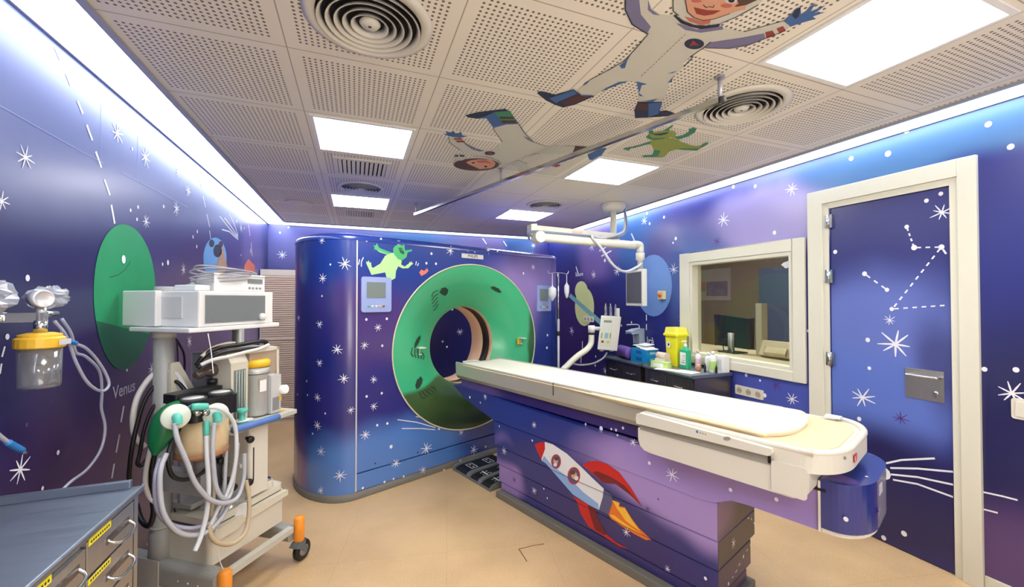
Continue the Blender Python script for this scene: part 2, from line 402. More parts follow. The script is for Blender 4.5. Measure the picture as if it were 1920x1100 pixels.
# larger astronaut
A.poly(z4([(490, 0), (490, 100), (540, 150), (620, 190), (760, 225), (900, 215), (1050, 160), (1200, 95), (1300, 0), (1290, -150), (1100, -280), (800, -280), (540, -150)]), SUIT, .0012)
bodyA = z3([(1075, 310), (1000, 400), (920, 490), (860, 550), (740, 620), (560, 715), (490, 775), (440, 810), (480, 850), (600, 860), (650, 825), (800, 765), (900, 730), (975, 730), (990, 800), (985, 910), (1200, 915), (1240, 850), (1270, 740), (1310, 680), (1400, 600)]) + \
    z4([(575, 576), (640, 515), (760, 435), (840, 425), (1000, 435), (1170, 405), (1320, 345), (1500, 275), (1545, 240), (1485, 190), (1300, 240), (1130, 285), (1000, 265), (900, 240), (700, 260), (560, 210), (490, 140), (380, 130), (300, 80), (270, 0), (280, -80), (90, -80), (60, 0), (60, 90), (120, 220), (255, 305)])
A.poly(bodyA, SUIT, .0016)
A.poly(z4([(90, -80), (60, 0), (60, 90), (120, 220), (255, 305), (290, 240), (200, 130), (185, 0), (190, -80)]), SUITSH, .0022)
A.poly(z4([(265, 0), (290, 80), (370, 140), (310, 130), (262, 90)]), SUITSH, .0022)
A.poly(z4([(775, 430), (1000, 435), (1170, 405), (1320, 345), (1310, 300), (1100, 340), (900, 370), (830, 380)]), SUITSH, .0022)
A.poly(z4([(515, 210), (600, 270), (740, 295), (940, 265), (935, 235), (700, 265), (560, 215)]), SUITSH, .0022)
A.poly(z4([(60, -80), (30, -150), (60, -230), (110, -160), (150, -240), (170, -150), (230, -220), (240, -130), (280, -80)]), BOOT, .002)
for q in ([(1320, 290), (1385, 275), (1412, 320), (1330, 347)], [(1420, 258), (1480, 235), (1505, 275), (1450, 303)]): A.poly(z4(q), RED, .0026)
A.poly(z4([(1485, 190), (1550, 130), (1600, 75), (1638, 68), (1640, 130), (1690, 100), (1720, 60), (1778, 28), (1745, 75), (1725, 108), (1862, 48), (1800, 95), (1765, 122), (1862, 108), (1745, 150), (1778, 170), (1650, 205), (1550, 240)]), BOOT, .002)
A.poly(z4([(1560, 140), (1600, 80), (1638, 68), (1620, 150), (1590, 170)]), BOOTD, .0026)
A.poly(z4([(590, -120), (600, 0), (620, 110), (680, 160), (760, 185), (850, 175), (1000, 125), (1050, 105), (1140, 85), (1150, 40), (1230, -60), (1180, -160), (1000, -230), (750, -220)]), SKIN, .0024)
A.poly(z4([(590, -120), (640, -60), (760, -150), (1000, -90), (1080, 30), (1040, 60), (1070, 60), (1150, 45), (1250, 0), (1240, -140), (1000, -250), (740, -240)]), HAIR, .003)
A.poly(z4([(590, 150), (640, 195), (740, 225), (820, 212), (830, 178), (740, 190), (660, 165)]), ROSE, .0024)
A.poly(z4([(675, 65), (700, 125), (770, 142), (850, 130), (922, 95), (800, 92)]), RED, .003)
A.ell((1160+700*.20833, 10*.20833), (10, 2.8), ROSE, .003); A.ell((1160+970*.20833, 52*.20833), (11, 4), ROSE, .003)
A.ell((1160+1010*.20833, 6*.20833), (12, 5.5), SUIT, .0032); A.ell((1160+1015*.20833, 5*.20833), (6, 4), INK, .0038)
A.ell((1160+730*.20833, -48*.20833), (11, 5), SUIT, .0032); A.ell((1160+735*.20833, -49*.20833), (5.5, 3.6), INK, .0038)
outline(A, z4([(760, 45), (790, 70), (820, 60), (850, 68), (860, 45)]), 1.4, .0035)
A.poly(z4([(490, 140), (560, 210), (640, 240), (740, 262), (900, 242), (918, 215), (800, 232), (680, 225), (580, 185), (510, 135)]), INK, .0032)
A.ell((1160+680*.20833, 395*.20833), (18.5, 10), BOOTD, .0026); A.poly(z4([(632, 418), (672, 362), (725, 412), (680, 405)]), RED, .0032)
d0, d1 = z4([(600, 310)])[0], z3([(1005, 695)])[0]
for i in range(16):
    a = i/16; c = a+.028; A.line([(d0[0]+(d1[0]-d0[0])*a, d0[1]+(d1[1]-d0[1])*a), (d0[0]+(d1[0]-d0[0])*c, d0[1]+(d1[1]-d0[1])*c)], 1.2, RED, .003)
A.poly(z3([(80, 835), (100, 820), (150, 822), (240, 850), (410, 800), (480, 860), (600, 860), (420, 940), (315, 965), (240, 940), (160, 900)]), BOOTD, .002)
A.poly(z3([(190, 880), (250, 862), (410, 805), (440, 842), (290, 905), (250, 925)]), BOOT, .0026)
A.poly(z3([(440, 850), (555, 872), (430, 925), (330, 945), (300, 915)]), BROWN, .0026)
A.poly(z3([(960, 1060), (955, 985), (985, 912), (1205, 912), (1180, 1000), (1240, 990), (1325, 1018), (1280, 1040), (1120, 1052)]), BOOTD, .002)
A.poly(z3([(1080, 925), (1200, 915), (1172, 1020), (1080, 1050)]), BOOT, .0026); A.poly(z3([(962, 990), (990, 925), (1075, 928), (1075, 985)]), BROWN, .0026)
for q in ([(560, 715), (510, 745), (490, 775), (530, 750)], [(820, 590), (870, 550), (920, 495), (890, 545), (870, 610), (840, 615)], [(650, 825), (800, 765), (900, 730), (820, 735), (700, 790)], [(975, 730), (1070, 755), (1020, 765), (1000, 830), (988, 800)], [(990, 830), (1035, 865), (1000, 860)], [(1245, 660), (1340, 635), (1300, 655)], [(1250, 745), (1305, 685), (1290, 730)], [(985, 905), (1050, 905), (1165, 885), (1120, 912)], [(430, 800), (480, 850), (600, 855), (520, 865), (470, 855)]): A.poly(z3(q), BOOT, .0028)
outline(A, z3([(1075, 310), (1000, 400), (920, 490), (860, 550), (740, 620), (560, 715)])); outline(A, z4([(270, 300), (255, 305), (120, 220), (60, 90), (60, 0)]), 2)
outline(A, z3([(1400, 600), (1483, 510)])+z4([(640, 515), (760, 435), (830, 378)])); outline(A, z4([(780, 433), (1000, 438), (1170, 407), (1320, 347), (1500, 278)]))
outline(A, z4([(490, 0), (490, 100), (540, 140)])); outline(A, z4([(600, 0), (620, 110), (680, 160), (760, 185), (850, 175), (1000, 125)])); outline(A, z4([(920, 212), (1050, 160), (1260, 45)])); outline(A, z4([(1485, 188), (1300, 240), (1130, 287)]))
# smaller astronaut, head down
def z2(p): return tr(p, 830, 180, .16146)
A.poly(z2([(690, 550), (590, 370), (740, 330), (880, 330), (950, 430), (1060, 540), (1200, 575), (1550, 580), (1540, 660), (1350, 680), (1130, 665), (1010, 700), (840, 760), (960, 790), (1040, 860), (900, 900), (860, 820), (800, 800), (680, 790), (650, 740), (550, 700), (350, 690), (200, 630), (80, 540), (70, 480), (120, 480), (210, 500), (280, 560), (380, 610), (480, 635), (560, 620)]), SUIT, .0016)
A.poly(z2([(262, 225), (400, 190), (720, 150), (780, 175), (885, 325), (740, 330), (590, 370), (510, 260), (400, 262), (300, 250)]), BOOT, .002)
A.poly(z2([(262, 225), (400, 190), (720, 150), (780, 178), (590, 190), (500, 235), (400, 262), (300, 250)]), BOOTD, .0024)
A.poly(z2([(600, 185), (780, 172), (870, 320), (690, 315)]), TEAL, .0026); A.poly(z2([(655, 240), (815, 240), (830, 265), (675, 265)]), BROWN, .003); A.poly(z2([(670, 282), (845, 282), (860, 315), (695, 315)]), BROWN, .003)
A.poly(z2([(1540, 580), (1760, 592), (1830, 605), (1500, 680)]), BROWN, .002); A.poly(z2([(1680, 680), (1830, 610), (1905, 602), (1845, 690), (1740, 745), (1700, 735)]), BOOT, .002)
A.ell((830+400*.16146, 180+792*.16146), (46, 13.2), SUIT, .002); A.ell((830+392*.16146, 180+795*.16146), (43, 11.6), HAIR, .0026)
A.poly(z2([(270, 768), (330, 745), (420, 735), (560, 737), (615, 775), (600, 815), (560, 838), (430, 848), (370, 820), (300, 790)]), SKIN, .0032)
A.poly(z2([(380, 752), (500, 742), (590, 790), (500, 775), (420, 775)]), ROSE, .0038); A.ell((830+355*.16146, 180+775*.16146), (3, 1.3), INK, .0038); A.ell((830+500*.16146, 180+818*.16146), (3, 1.6), INK, .0038)
A.ell((830+548*.16146, 180+664*.16146), (10, 3.6), BOOTD, .0026); A.ell((830+548*.16146, 180+664*.16146), (5, 2), RED, .0032)
A.ell((830+200*.16146, 180+710*.16146), (11, 6.3), SUIT, .003); A.poly(z2([(140, 690), (180, 682), (182, 703), (145, 706)]), INK, .0036); A.poly(z2([(195, 682), (255, 688), (250, 705), (200, 702)]), INK, .0036)
A.poly(z2([(0, 435), (50, 440), (35, 405), (90, 425), (125, 402), (150, 440), (190, 430), (212, 410), (230, 460), (295, 465), (200, 485), (70, 465)]), BOOT, .002)
A.poly(z2([(122, 490), (215, 490), (228, 508), (140, 508)]), RED, .0026); A.poly(z2([(150, 518), (240, 515), (262, 537), (170, 538)]), RED, .0026)
A.poly(z2([(210, 505), (290, 560), (380, 608), (480, 635), (430, 645), (340, 620), (270, 570)]), SUITSH, .0022); A.poly(z2([(930, 460), (1000, 490), (1050, 540), (980, 505)]), SUITSH, .0022)
outline(A, z2([(590, 370), (600, 400), (690, 530)]), 1.2); outline(A, z2([(885, 325), (950, 430), (1060, 540), (1200, 578)]), 1.2); outline(A, z2([(70, 480), (80, 540), (200, 630)]), 1.2); outline(A, z2([(360, 697), (500, 700), (640, 745), (680, 795)]), 1.2); outline(A, z2([(840, 755), (900, 752), (980, 785)]), 1.2); outline(A, z2([(1020, 690), (1080, 668), (1140, 675)]), 1.2)
A.poly(z2([(1270, 815), (1310, 790), (1370, 795), (1360, 815), (1320, 825)]), RED, .002)
# green creature
def z5(p): return tr(p, 1150, 220, .10417)
A.poly(z5([(705, 405), (1080, 370), (1150, 400), (1240, 450), (1400, 500), (1500, 515), (1570, 510), (1640, 465), (1700, 440), (1690, 470), (1735, 465), (1660, 510), (1590, 550), (1500, 600), (1330, 590), (1130, 575), (1000, 620), (930, 700), (860, 725), (700, 715), (550, 715), (510, 700), (560, 685), (700, 680), (735, 590), (690, 500), (640, 480), (400, 545), (310, 560), (280, 600), (170, 570), (200, 550), (350, 530), (500, 490), (640, 440)]), LIME, .0016)
A.poly(z5([(1120, 572), (1330, 585), (1500, 600), (1590, 550), (1560, 562), (1400, 560), (1250, 555)]), TEAL, .0022); A.poly(z5([(510, 700), (560, 685), (700, 680), (735, 590), (850, 600), (800, 700), (700, 718), (550, 715)]), TEAL, .0022)
A.poly(z5([(170, 570), (350, 530), (500, 490), (640, 440), (690, 435), (640, 478), (400, 545), (310, 560), (280, 600)]), TEAL, .0022); A.poly(z5([(1570, 510), (1640, 465), (1700, 440), (1690, 470), (1735, 465), (1660, 510), (1600, 545)]), TEAL, .0022)
A.poly(z5([(590, 350), (640, 310), (640, 240), (700, 230), (740, 265), (900, 240), (1000, 180), (1060, 135), (1085, 150), (1015, 200), (1010, 240), (1100, 250), (1145, 290), (1100, 350), (950, 375), (720, 410), (620, 385)]), LIME, .002)
A.poly(z5([(590, 350), (640, 310), (700, 370), (950, 362), (940, 378), (720, 410), (620, 385)]), TEAL, .0026); A.poly(z5([(640, 240), (700, 230), (720, 262), (700, 300), (650, 300)]), TEAL, .0026); A.poly(z5([(900, 240), (1000, 180), (1060, 135), (1085, 150), (1010, 205), (1000, 240)]), TEAL, .0026)
A.poly(z5([(1080, 355), (1250, 325), (1370, 260), (1350, 200), (1400, 210), (1450, 175), (1470, 200), (1505, 185), (1470, 270), (1350, 345), (1170, 400)]), TEAL, .0022)
A.poly(z5([(700, 300), (850, 290), (1000, 262), (960, 300), (850, 325), (760, 320)]), M('mural_mouth', (30, 72, 90), .6), .0032)
struct(mb.build('ceiling'))

# left wall, with its mural
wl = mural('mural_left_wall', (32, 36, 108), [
    (1.5, 2.25, 1.3, .42, (108, 122, 188), .5), (3.4, 2.4, 2.2, .42, (96, 114, 188), .55), (2.2, 1.05, .38, .5, (44, 34, 104), .6),  # first two clouds paled to paint in the light strip's wash
    (1.95, .85, .3, .3, (60, 32, 90), .6), (3.1, 1.35, .55, .5, (62, 52, 128), .5), (3.7, 1.45, .5, .55, (74, 48, 120), .5), (2.75, .55, .45, .45, (110, 74, 136), .5),
    (4.6, 1.2, .5, .9, (84, 62, 150), .5), (5.3, 1.6, .5, 1.1, (124, 108, 186), .35), (2.35, .55, .25, .25, (96, 66, 128), .5), (1.2, 1.3, .8, .5, (34, 36, 108), .5)], (1, 2))
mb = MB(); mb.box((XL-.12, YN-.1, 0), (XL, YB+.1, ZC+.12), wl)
P = Paint(mb, W, 0, XL, 1)
for a in [(48, 295, 22), (3, 377, 20), (220, 250, 20), (273, 295, 20), (334, 322, 13), (353, 358, 12), (331, 391, 15), (274, 415, 14), (452, 428, 10), (344, 505, 12), (38, 880, 29), (284, 692, 13), (355, 640, 12), (470, 470, 8)]: P.star(*a)
P.dots([(245, 394), (259, 388), (257, 411), (248, 279), (307, 387), (404, 372), (370, 434), (362, 444), (369, 462), (305, 495), (315, 492, 4.5), (52, 521, 5.5), (14, 631, 5), (109, 848, 4), (80, 915, 3.5), (444, 415, 2), (458, 428, 2), (116, 621, 4.5), (452, 478, 2), (276, 1020, 2)], 3)
for a in [(125, 140, 133, 160), (146, 190, 155, 212), (163, 235, 173, 262), (180, 285, 190, 313), (196, 337, 206, 365), (209, 385, 215, 418), (238, 672, 238, 695), (232, 762, 227, 790), (224, 815, 218, 847), (214, 870, 210, 895), (104, 90, 113, 112)]: P.line([a[:2], a[2:]], 5.5)
for a in [(373, 330, 378, 350), (381, 368, 385, 388), (388, 402, 393, 425), (393, 433, 395, 447), (462, 395, 464, 410), (466, 422, 469, 442), (471, 455, 473, 480)]: P.line([a[:2], a[2:]], 3)
for a in [(32, 630, 38, 632), (48, 635, 56, 638), (4, 668, 9, 650), (0, 700, 3, 682), (108, 634, 114, 627)]: P.line([a[:2], a[2:]], 4)
for q in ([(412, 405), (430, 428), (444, 444)], [(430, 401), (440, 422), (446, 440)], [(416, 430), (430, 434), (444, 447)], [(421, 408), (436, 428), (445, 442)]): P.line(q, 2.2)
P.line([(445, 440), (446, 449)], 4)
PJ = M('joint_reflection', (128, 140, 196), .4)
P.line([(0, 198), (60, 232), (130, 271), (195, 306)], 2.2, PJ); P.line([(230, 324), (300, 361), (352, 388)], 1.8, PJ); P.line([(190, 190), (190, 302)], 1, PJ); P.line([(259, 250), (259, 338)], 1, PJ)  # panel joints, their crease reflections painted as pale lines
PLG = M('planet_green', (20, 142, 92), .5, noise=.18, nscale=5); PLGD = M('planet_green_dark', (24, 92, 72), .5, noise=.15, nscale=5)
def wy(y, z, l=.0014): return Vector((XL+l, y, z))
mb.poly([wy(2.615+.295*math.cos(t)*(1+.1*math.sin(t+.6)), 1.5+.365*math.sin(t)) for t in [2*PI*i/48 for i in range(48)]], PLG)
mb.poly([wy(2.615+.294*math.cos(t)*(1+.1*math.sin(t+.6)), 1.5+.364*math.sin(t), .002) for t in [PI+.3+(PI-.9)*i/24 for i in range(25)]], PLGD)
P.l = .003; P.dot(232, 486, 7); P.line([(205, 520), (222, 515), (235, 505), (245, 490)], 1.5, PLGD); P.ell((207, 470), (7, 5), PLG); P.l = .0012
P.ell((403, 485), (22, 40), M('planet_pale_blue', (104, 160, 220), .5, noise=.12)); P.l = .002
P.ell((408, 470), (8, 12), BOOTD); P.ell((414, 458), (4, 6), M('mural_maroon', (96, 40, 66), .6)); P.ell((397, 456), (5, 7), BOOTD); P.poly([(404, 500), (418, 462), (426, 500), (416, 522)], M('mural_tan', (170, 140, 120), .6)); P.l = .0012
P.poly([(458, 498), (466, 485), (478, 498), (476, 540), (462, 540)], M('mural_coral', (222, 120, 100), .6))
P.dots([(96, 752, 3), (50, 796, 4)], 3, STARP)
mb.text('Venus', (XL+.0015, 2.605, 1.036), Y, Z, .062, M('lettering_lilac', (196, 196, 216), .5), .01)
struct(mb.build('wall_left'))

# back wall
wb = mural('mural_back_wall', (44, 48, 132), [(-.3, 2.3, 1.5, .35, (104, 104, 190), .5), (1.0, 2.3, .7, .25, (70, 130, 205), .5), (1.9, 2.25, .7, .3, (140, 128, 200), .5), (1.1, 1.2, .6, .6, (36, 34, 104), .5), (2.7, 1.4, .5, .8, (112, 80, 170), .4), (2.5, 2.3, .25, .3, (60, 110, 190), .3)], (0, 2))
mb = MB(); mb.box((XL-.1, YB, 0), (XR+.1, YB+.12, ZC+.12), wb)
P = Paint(mb, W, 1, YB, -1)
P.stars([(529, 478, 9), (862, 622, 7), (905, 482, 8), (996, 478, 7), (1000, 460, 6)]); P.dots([(541, 426), (525, 436), (830, 640), (838, 650), (848, 580)], 1.8)
P.line([(820, 628), (832, 660), (846, 690)], 1, INK)
for a in [(905, 447, 912, 457), (944, 452, 950, 461), (1064, 455, 1068, 464)]: P.line([a[:2], a[2:]], 2)
struct(mb.build('wall_back'))
mb = MB(); mb.box((XL-.1, YN-.12, 0), (XR+.1, YN, ZC+.12), M('rear_wall_white', (226, 226, 230), .6)); struct(mb.build('wall_front'))

# right wall with window and door openings
WY0, WY1, WZ0, WZ1 = 2.045, 3.035, .955, 1.845       # glazed opening
DY0, DY1, DZ = 1.196, 1.80, 2.107                    # door leaf
wr = mural('mural_right_wall', (46, 54, 152), [
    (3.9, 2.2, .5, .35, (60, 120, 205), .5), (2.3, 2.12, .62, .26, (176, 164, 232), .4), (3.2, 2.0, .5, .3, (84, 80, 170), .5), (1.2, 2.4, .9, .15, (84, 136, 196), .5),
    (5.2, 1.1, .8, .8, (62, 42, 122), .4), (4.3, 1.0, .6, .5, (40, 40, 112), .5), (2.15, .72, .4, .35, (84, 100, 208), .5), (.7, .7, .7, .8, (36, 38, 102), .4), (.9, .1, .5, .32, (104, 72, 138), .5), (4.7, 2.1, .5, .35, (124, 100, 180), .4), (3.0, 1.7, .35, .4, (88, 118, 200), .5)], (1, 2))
mb = MB(); T1 = XR+.12
for y0, y1, z0, z1 in ((WY1, YB+.1, 0, ZC+.12), (WY0, WY1, 0, WZ0), (WY0, WY1, WZ1, ZC+.12), (DY1, WY0, 0, ZC+.12), (DY0, DY1, DZ, ZC+.12), (YN-.1, DY0, 0, ZC+.12)):
    mb.box((XR, y0, z0), (T1, y1, z1), wr)
P = Paint(mb, W, 0, XR, -1)
P.stars([(1484, 354, 13), (1356, 412, 14), (1208, 414, 9), (1157, 508, 11), (1110, 460, 12), (1485, 748, 12), (1897, 737, 22), (1113, 515, 9), (1263, 505, 11), (1280, 598, 10), (1072, 620, 9), (1028, 690, 8), (1135, 695, 8)])
P.stars([(1344, 452, 10), (1455, 722, 11), (1062, 680, 7)], STARP)
P.dots([(1375, 350), (1416, 349), (1596, 297, 4), (1665, 288, 5), (1853, 233, 5), (1895, 275, 5), (1700, 246, 4), (1213, 400, 2.5), (1245, 407, 2.5), (1218, 419, 2.5), (1267, 447, 3), (1452, 436, 3.5), (1846, 692, 4), (1905, 693, 4.5), (1399, 703, 3), (1425, 713, 2), (1134, 488, 3), (1184, 604, 2), (1165, 610, 2), (1029, 627, 2), (1036, 668, 2), (1117, 668, 2), (1122, 676, 2), (1116, 685, 2), (1262, 455, 2), (1515, 620, 2.5), (1434, 741, 3.5)])
for a in [(1184, 438, 1190, 452), (1192, 460, 1198, 474), (1200, 484, 1204, 498), (1212, 590, 1212, 600), (1212, 608, 1212, 618), (1076, 430, 1082, 445), (1080, 500, 1084, 512), (1092, 640, 1092, 655), (1090, 668, 1089, 680), (1124, 470, 1138, 462), (1128, 480, 1146, 470)]: P.line([a[:2], a[2:]], 2.6)
P.line([(1843, 922), (1880, 930), (1907, 937)], 3); P.line([(1843, 954), (1870, 961)], 3)
NEP = M('planet_neptune', (112, 150, 214), .5, noise=.08); SAT = M('planet_saturn', (206, 214, 150), .5, noise=.1, nscale=4)
P.ell((1226, 535), (34, 58), NEP); P.ell((1096, 575), (18, 36), SAT); P.ell((1090, 545), (12, 18), SAT, .0018)
P.poly([(1066, 556), (1070, 550), (1130, 602), (1126, 610)], M('mural_ring', (120, 176, 180), .5), .0024)
LET = M('lettering_white', (226, 228, 240), .5)
mb.text('Urà', P.p(1216, 639), -Y, Z, .085, LET, .01); mb.text('Saturn', P.p(1086, 514), -Y, Z, .06, LET, .008)
struct(mb.build('wall_right'))

# light strips around the ceiling edge: each a diffuser with aluminium trim
SE = lamp_mat('strip_diffuser', (232, 242, 255), STRIP_E)
ALU = M('aluminium_trim', (176, 176, 184), .4, metal=.3)
SE2 = lamp_mat('far_strip_diffuser', (232, 242, 255), STRIP_E*.45)
def strip(lbl, a, b, trims, sm=None):
    o = MB().box(a, b, sm or SE).build('light_strip'); tag(o, lbl, 'ceiling light')
    m = MB()
    for p, q in trims: m.box(p, q, ALU)
    m.build('trim_rail', o)
strip('wide glowing light strip along the top of the left wall', (XL+.012, YN, ZC-.004), (-.872, YB-.012, ZC+.05), [((-.8715, YN, ZC-.012), (-.845, 5.874, ZC+.05)), ((XL, YN, ZC-.012), (XL+.012, YB, ZC+.05))])
strip('narrow glowing light strip along the top of the right wall above the door', (2.853, YN, ZC-.004), (XR-.012, YB-.012, ZC+.05), [((2.83, YN, ZC-.012), (2.8525, 5.874, ZC+.05)), ((XR-.012, YN, ZC-.012), (XR, YB, ZC+.05))])
strip('glowing light strip along the top of the far wall behind the scanner', (-.868, 5.9, ZC-.004), (2.85, YB-.012, ZC+.05), [((-.868, 5.875, ZC-.012), (2.85, 5.9, ZC+.05)), ((-.868, YB-.012, ZC-.012), (2.85, YB, ZC+.05))], SE2)

# ceiling light panels
PE = lamp_mat('panel_diffuser', (255, 253, 248), PANEL_E)
def tile(i, j): return TX0+i*TDX, TY0+j*TDY
def panel(i, j, lbl):
    x, y = tile(i, j); t = thing('ceiling_light', lbl, 'ceiling light', (x+TDX/2, y+TDY/2, ZC))
    h, k = TDX/2-.02, TDY/2-.02
    MB().box((-h+.02, -k+.02, -.006), (h-.02, k-.02, -.001), PE).build('diffuser', t)
    m = MB()
    for a, b in (((-h, -k), (h, -k+.02)), ((-h, k-.02), (h, k)), ((-h, -k+.02), (-h+.02, k-.02)), ((h-.02, -k+.02), (h, k-.02))): m.box((*a, -.009), (*b, -.001), WHITE)
    m.build('frame', t)
panel(3, -1, 'large bright square ceiling light above the door, nearest the camera')
panel(0, 2, 'bright square ceiling light above the louvred vent, left of the small astronaut')
panel(3, 2, 'bright square ceiling light beside the green creature and the curtain rail')
panel(0, 5, 'small far ceiling light on the left, between round diffuser and louvred vent')
panel(3, 5, 'small far ceiling light just left of the hanging monitor arm')
panel(0, -1, 'unseen square ceiling light added on the left for extra light')  # out of view; added to match the right side and give light
panel(3, -4, 'unseen square light added behind the viewer on the right'); panel(0, -4, 'unseen square light added at the rear left behind the viewer')  # two unseen panels added to light the room from the camera side

def diffuser(i, j, r, lbl, dx=0, dy=0, grp=None):
    x, y = tile(i, j); t = thing('ceiling_air_diffuser', lbl, 'air vent', (x+TDX/2+dx, y+TDY/2+dy, ZC), group=grp)
    m = MB(); m.lathe([(r*.98, -.001), (r, -.006), (r*.93, -.012), (r*.82, -.016), (r*.8, -.002)], (0, 0, 0), CREAM, n=48, cap=False); m.build('outer_ring', t)
    MB().lathe([(r*.81, -.0015), (0, -.0015)], (0, 0, 0), M('duct_dark', (22, 18, 18), .9), n=48, cap=False).build('duct', t)
    for q in range(5):
        a = r*(.80-.125*q); MB().lathe([(a*1.0-.002, -.022+.0*q), (a-.004, -.020), (a-r*.075, -.006), (a-r*.085, -.006), (a-r*.03, -.026), (a-.002, -.026)], (0, 0, 0), CREAM, n=48, cap=False).build('cone_ring', t)
    MB().lathe([(0.0001, -.024), (r*.13, -.022), (r*.165, -.012), (r*.14, -.004)], (0, 0, 0), CREAM, n=32).build('centre_disc', t)
    MB().lathe([(.0001, -.027), (.006, -.0245)], (0, 0, 0), DKGREY, n=12).build('screw', t)
diffuser(0, 0, .222, 'large round ceiling diffuser at the top left, nearest the camera', .0, .01)
diffuser(3, 0, .222, 'round ceiling diffuser beside the tall astronaut boot and rail support')
diffuser(0, 4, .2, 'round ceiling diffuser on the left between the two square lights')
diffuser(3, 4, .2, 'far round ceiling diffuser near the hanging monitor arm')
def grille(i, j, w_, d_, lbl, dy=0):
    x, y = tile(i, j); t = thing('ceiling_vent', lbl, 'air vent', (x+TDX/2, y+TDY/2+dy, ZC))
    m = MB()
    for a, b in (((-w_, -d_), (w_, -d_+.03)), ((-w_, d_-.03), (w_, d_)), ((-w_, -d_+.03), (-w_+.03, d_-.03)), ((w_-.03, -d_+.03), (w_, d_-.03))): m.box((*a, -.012), (*b, -.001), CREAM)
    m.build('frame', t); MB().box((-w_+.03, -d_+.03, -.003), (w_-.03, d_-.03, -.001), M('duct_dark', (22, 18, 18), .9)).build('duct', t)
    n = 11
    for q in range(n):
        xx = -w_+.045+(2*w_-.09)*q/(n-1); MB().obox((xx, 0, -.011), X*.011+Z*.005, Y*(d_-.031), (Z-X*.4)*.001, CREAM).build('slat', t)
grille(0, 3, .2, .2, 'louvred ceiling vent beside the nearer left square light')
grille(0, 6, .18, .19, 'small louvred ceiling vent at the far end of the room')
x, y = tile(-1, 6)
m = MB(); m.lathe([(.13, -.001), (.12, -.014), (0.001, -.03)], (0, 0, 0), CREAM, n=32); tag(m.build('ceiling_speaker', loc=(-.55, 4.7, ZC)), 'faint shallow round disc flush in the far left ceiling corner', 'ceiling fixture')

# curtain rail below the ceiling
t = thing('ceiling_rail', 'long thin metal curtain rail hanging across the ceiling', 'rail', (1.52, 1.35, 2.38))
e = Vector((-.944, 2.984, 0))
m = MB(); m.obox(e/2, e/2, e.normalized().cross(Z)*.014, Z*.012, CHROME); m.build('track', t)
for f, nm in ((.0, 'support'), (.99, 'support'), (.52, 'support')):
    MB().cyl(e*f+Z*.009, e*f+Z*(ZC-2.38-.001), .009, ALU, n=12).lathe([(.022, ZC-2.38-.006), (.022, ZC-2.38-.001)], e*f, ALU, n=16).build(nm, t)
MB().lathe([(.012, -.012), (.016, -.006), (.016, .006), (.012, .012)], -e.normalized()*.012, DKGREY, axis=e).build('end_stop', t)

# window to the control booth
wn = bpy.data.objects.new('window_1', None); C.objects.link(wn); wn.location = (XR, 2.54, .9); wn['kind'] = 'structure'
def rel(p): return (p[0]-XR, p[1]-2.54, p[2]-.9)
m = MB()
for (y0, y1, z0, z1) in ((1.955, WY0, .884, 1.934), (WY1, 3.157, .884, 1.934), (WY0, WY1, .884, WZ0), (WY0, WY1, WZ1, 1.934)):
    m.box(rel((XR-.022, y0, z0)), rel((XR-.0005, y1, z1)), CASING)
m.build('window_casing', wn, bevel=.003)
m = MB()
for (y0, y1, z0, z1) in ((WY0, WY0+.03, WZ0, WZ1), (WY1-.03, WY1, WZ0, WZ1), (WY0+.03, WY1-.03, WZ0, WZ0+.03), (WY0+.03, WY1-.03, WZ1-.03, WZ1)):
    m.box(rel((XR-.012, y0, z0)), rel((XR+.1, y1, z1)), CASING)
m.build('window_frame', wn)
MB().box(rel((XR+.06, WY0+.03, WZ0+.03)), rel((XR+.066, WY1-.03, WZ1-.03)), glassy('window_glass', (232, 236, 230), .012, .02)).build('glass_pane', wn)
# cloud sticker on the glass
m = MB(); m.poly([Vector(rel((XR+.0585, 2.13+.045*math.cos(a)*(1+.12*math.cos(5*a)), 1.755+.026*math.sin(a)*(1+.15*math.sin(4*a))))) for a in [2*PI*i/40 for i in range(40)]], STAR); m.build('cloud_sticker', wn)
# control booth beyond the glass
BW = M('booth_wall_taupe', (160, 144, 128), .7, noise=.04); BD = M('booth_wall_yellow', (206, 192, 150), .7)
bx0, bx1, by0, by1 = T1, XR+2.3, 1.95, 5.6
struct(MB().box((bx1, by0, 0), (bx1+.1, by1, 2.5), BW).build('wall_booth_back')); struct(MB().box((bx0, by1, 0), (bx1+.1, by1+.1, 2.5), BD).build('wall_booth_far'))
struct(MB().box((bx0, by0-.1, 0), (bx1+.1, by0, 2.5), BW).build('wall_booth_near')); struct(MB().box((bx0, by0-.1, 2.5), (bx1+.1, by1+.1, 2.6), WHITE).build('ceiling_booth'))
o = MB().box((-.3, -.3, -.02), (.3, .3, 0), lamp_mat('booth_fill', (255, 244, 224), 22.0)).build('booth_fill_light', loc=(XR+.55, 3.1, 2.499)); tag(o, 'unseen square light added to brighten the room behind the window', 'ceiling light')  # lamp out of view, added to brighten the booth and the monitor backs

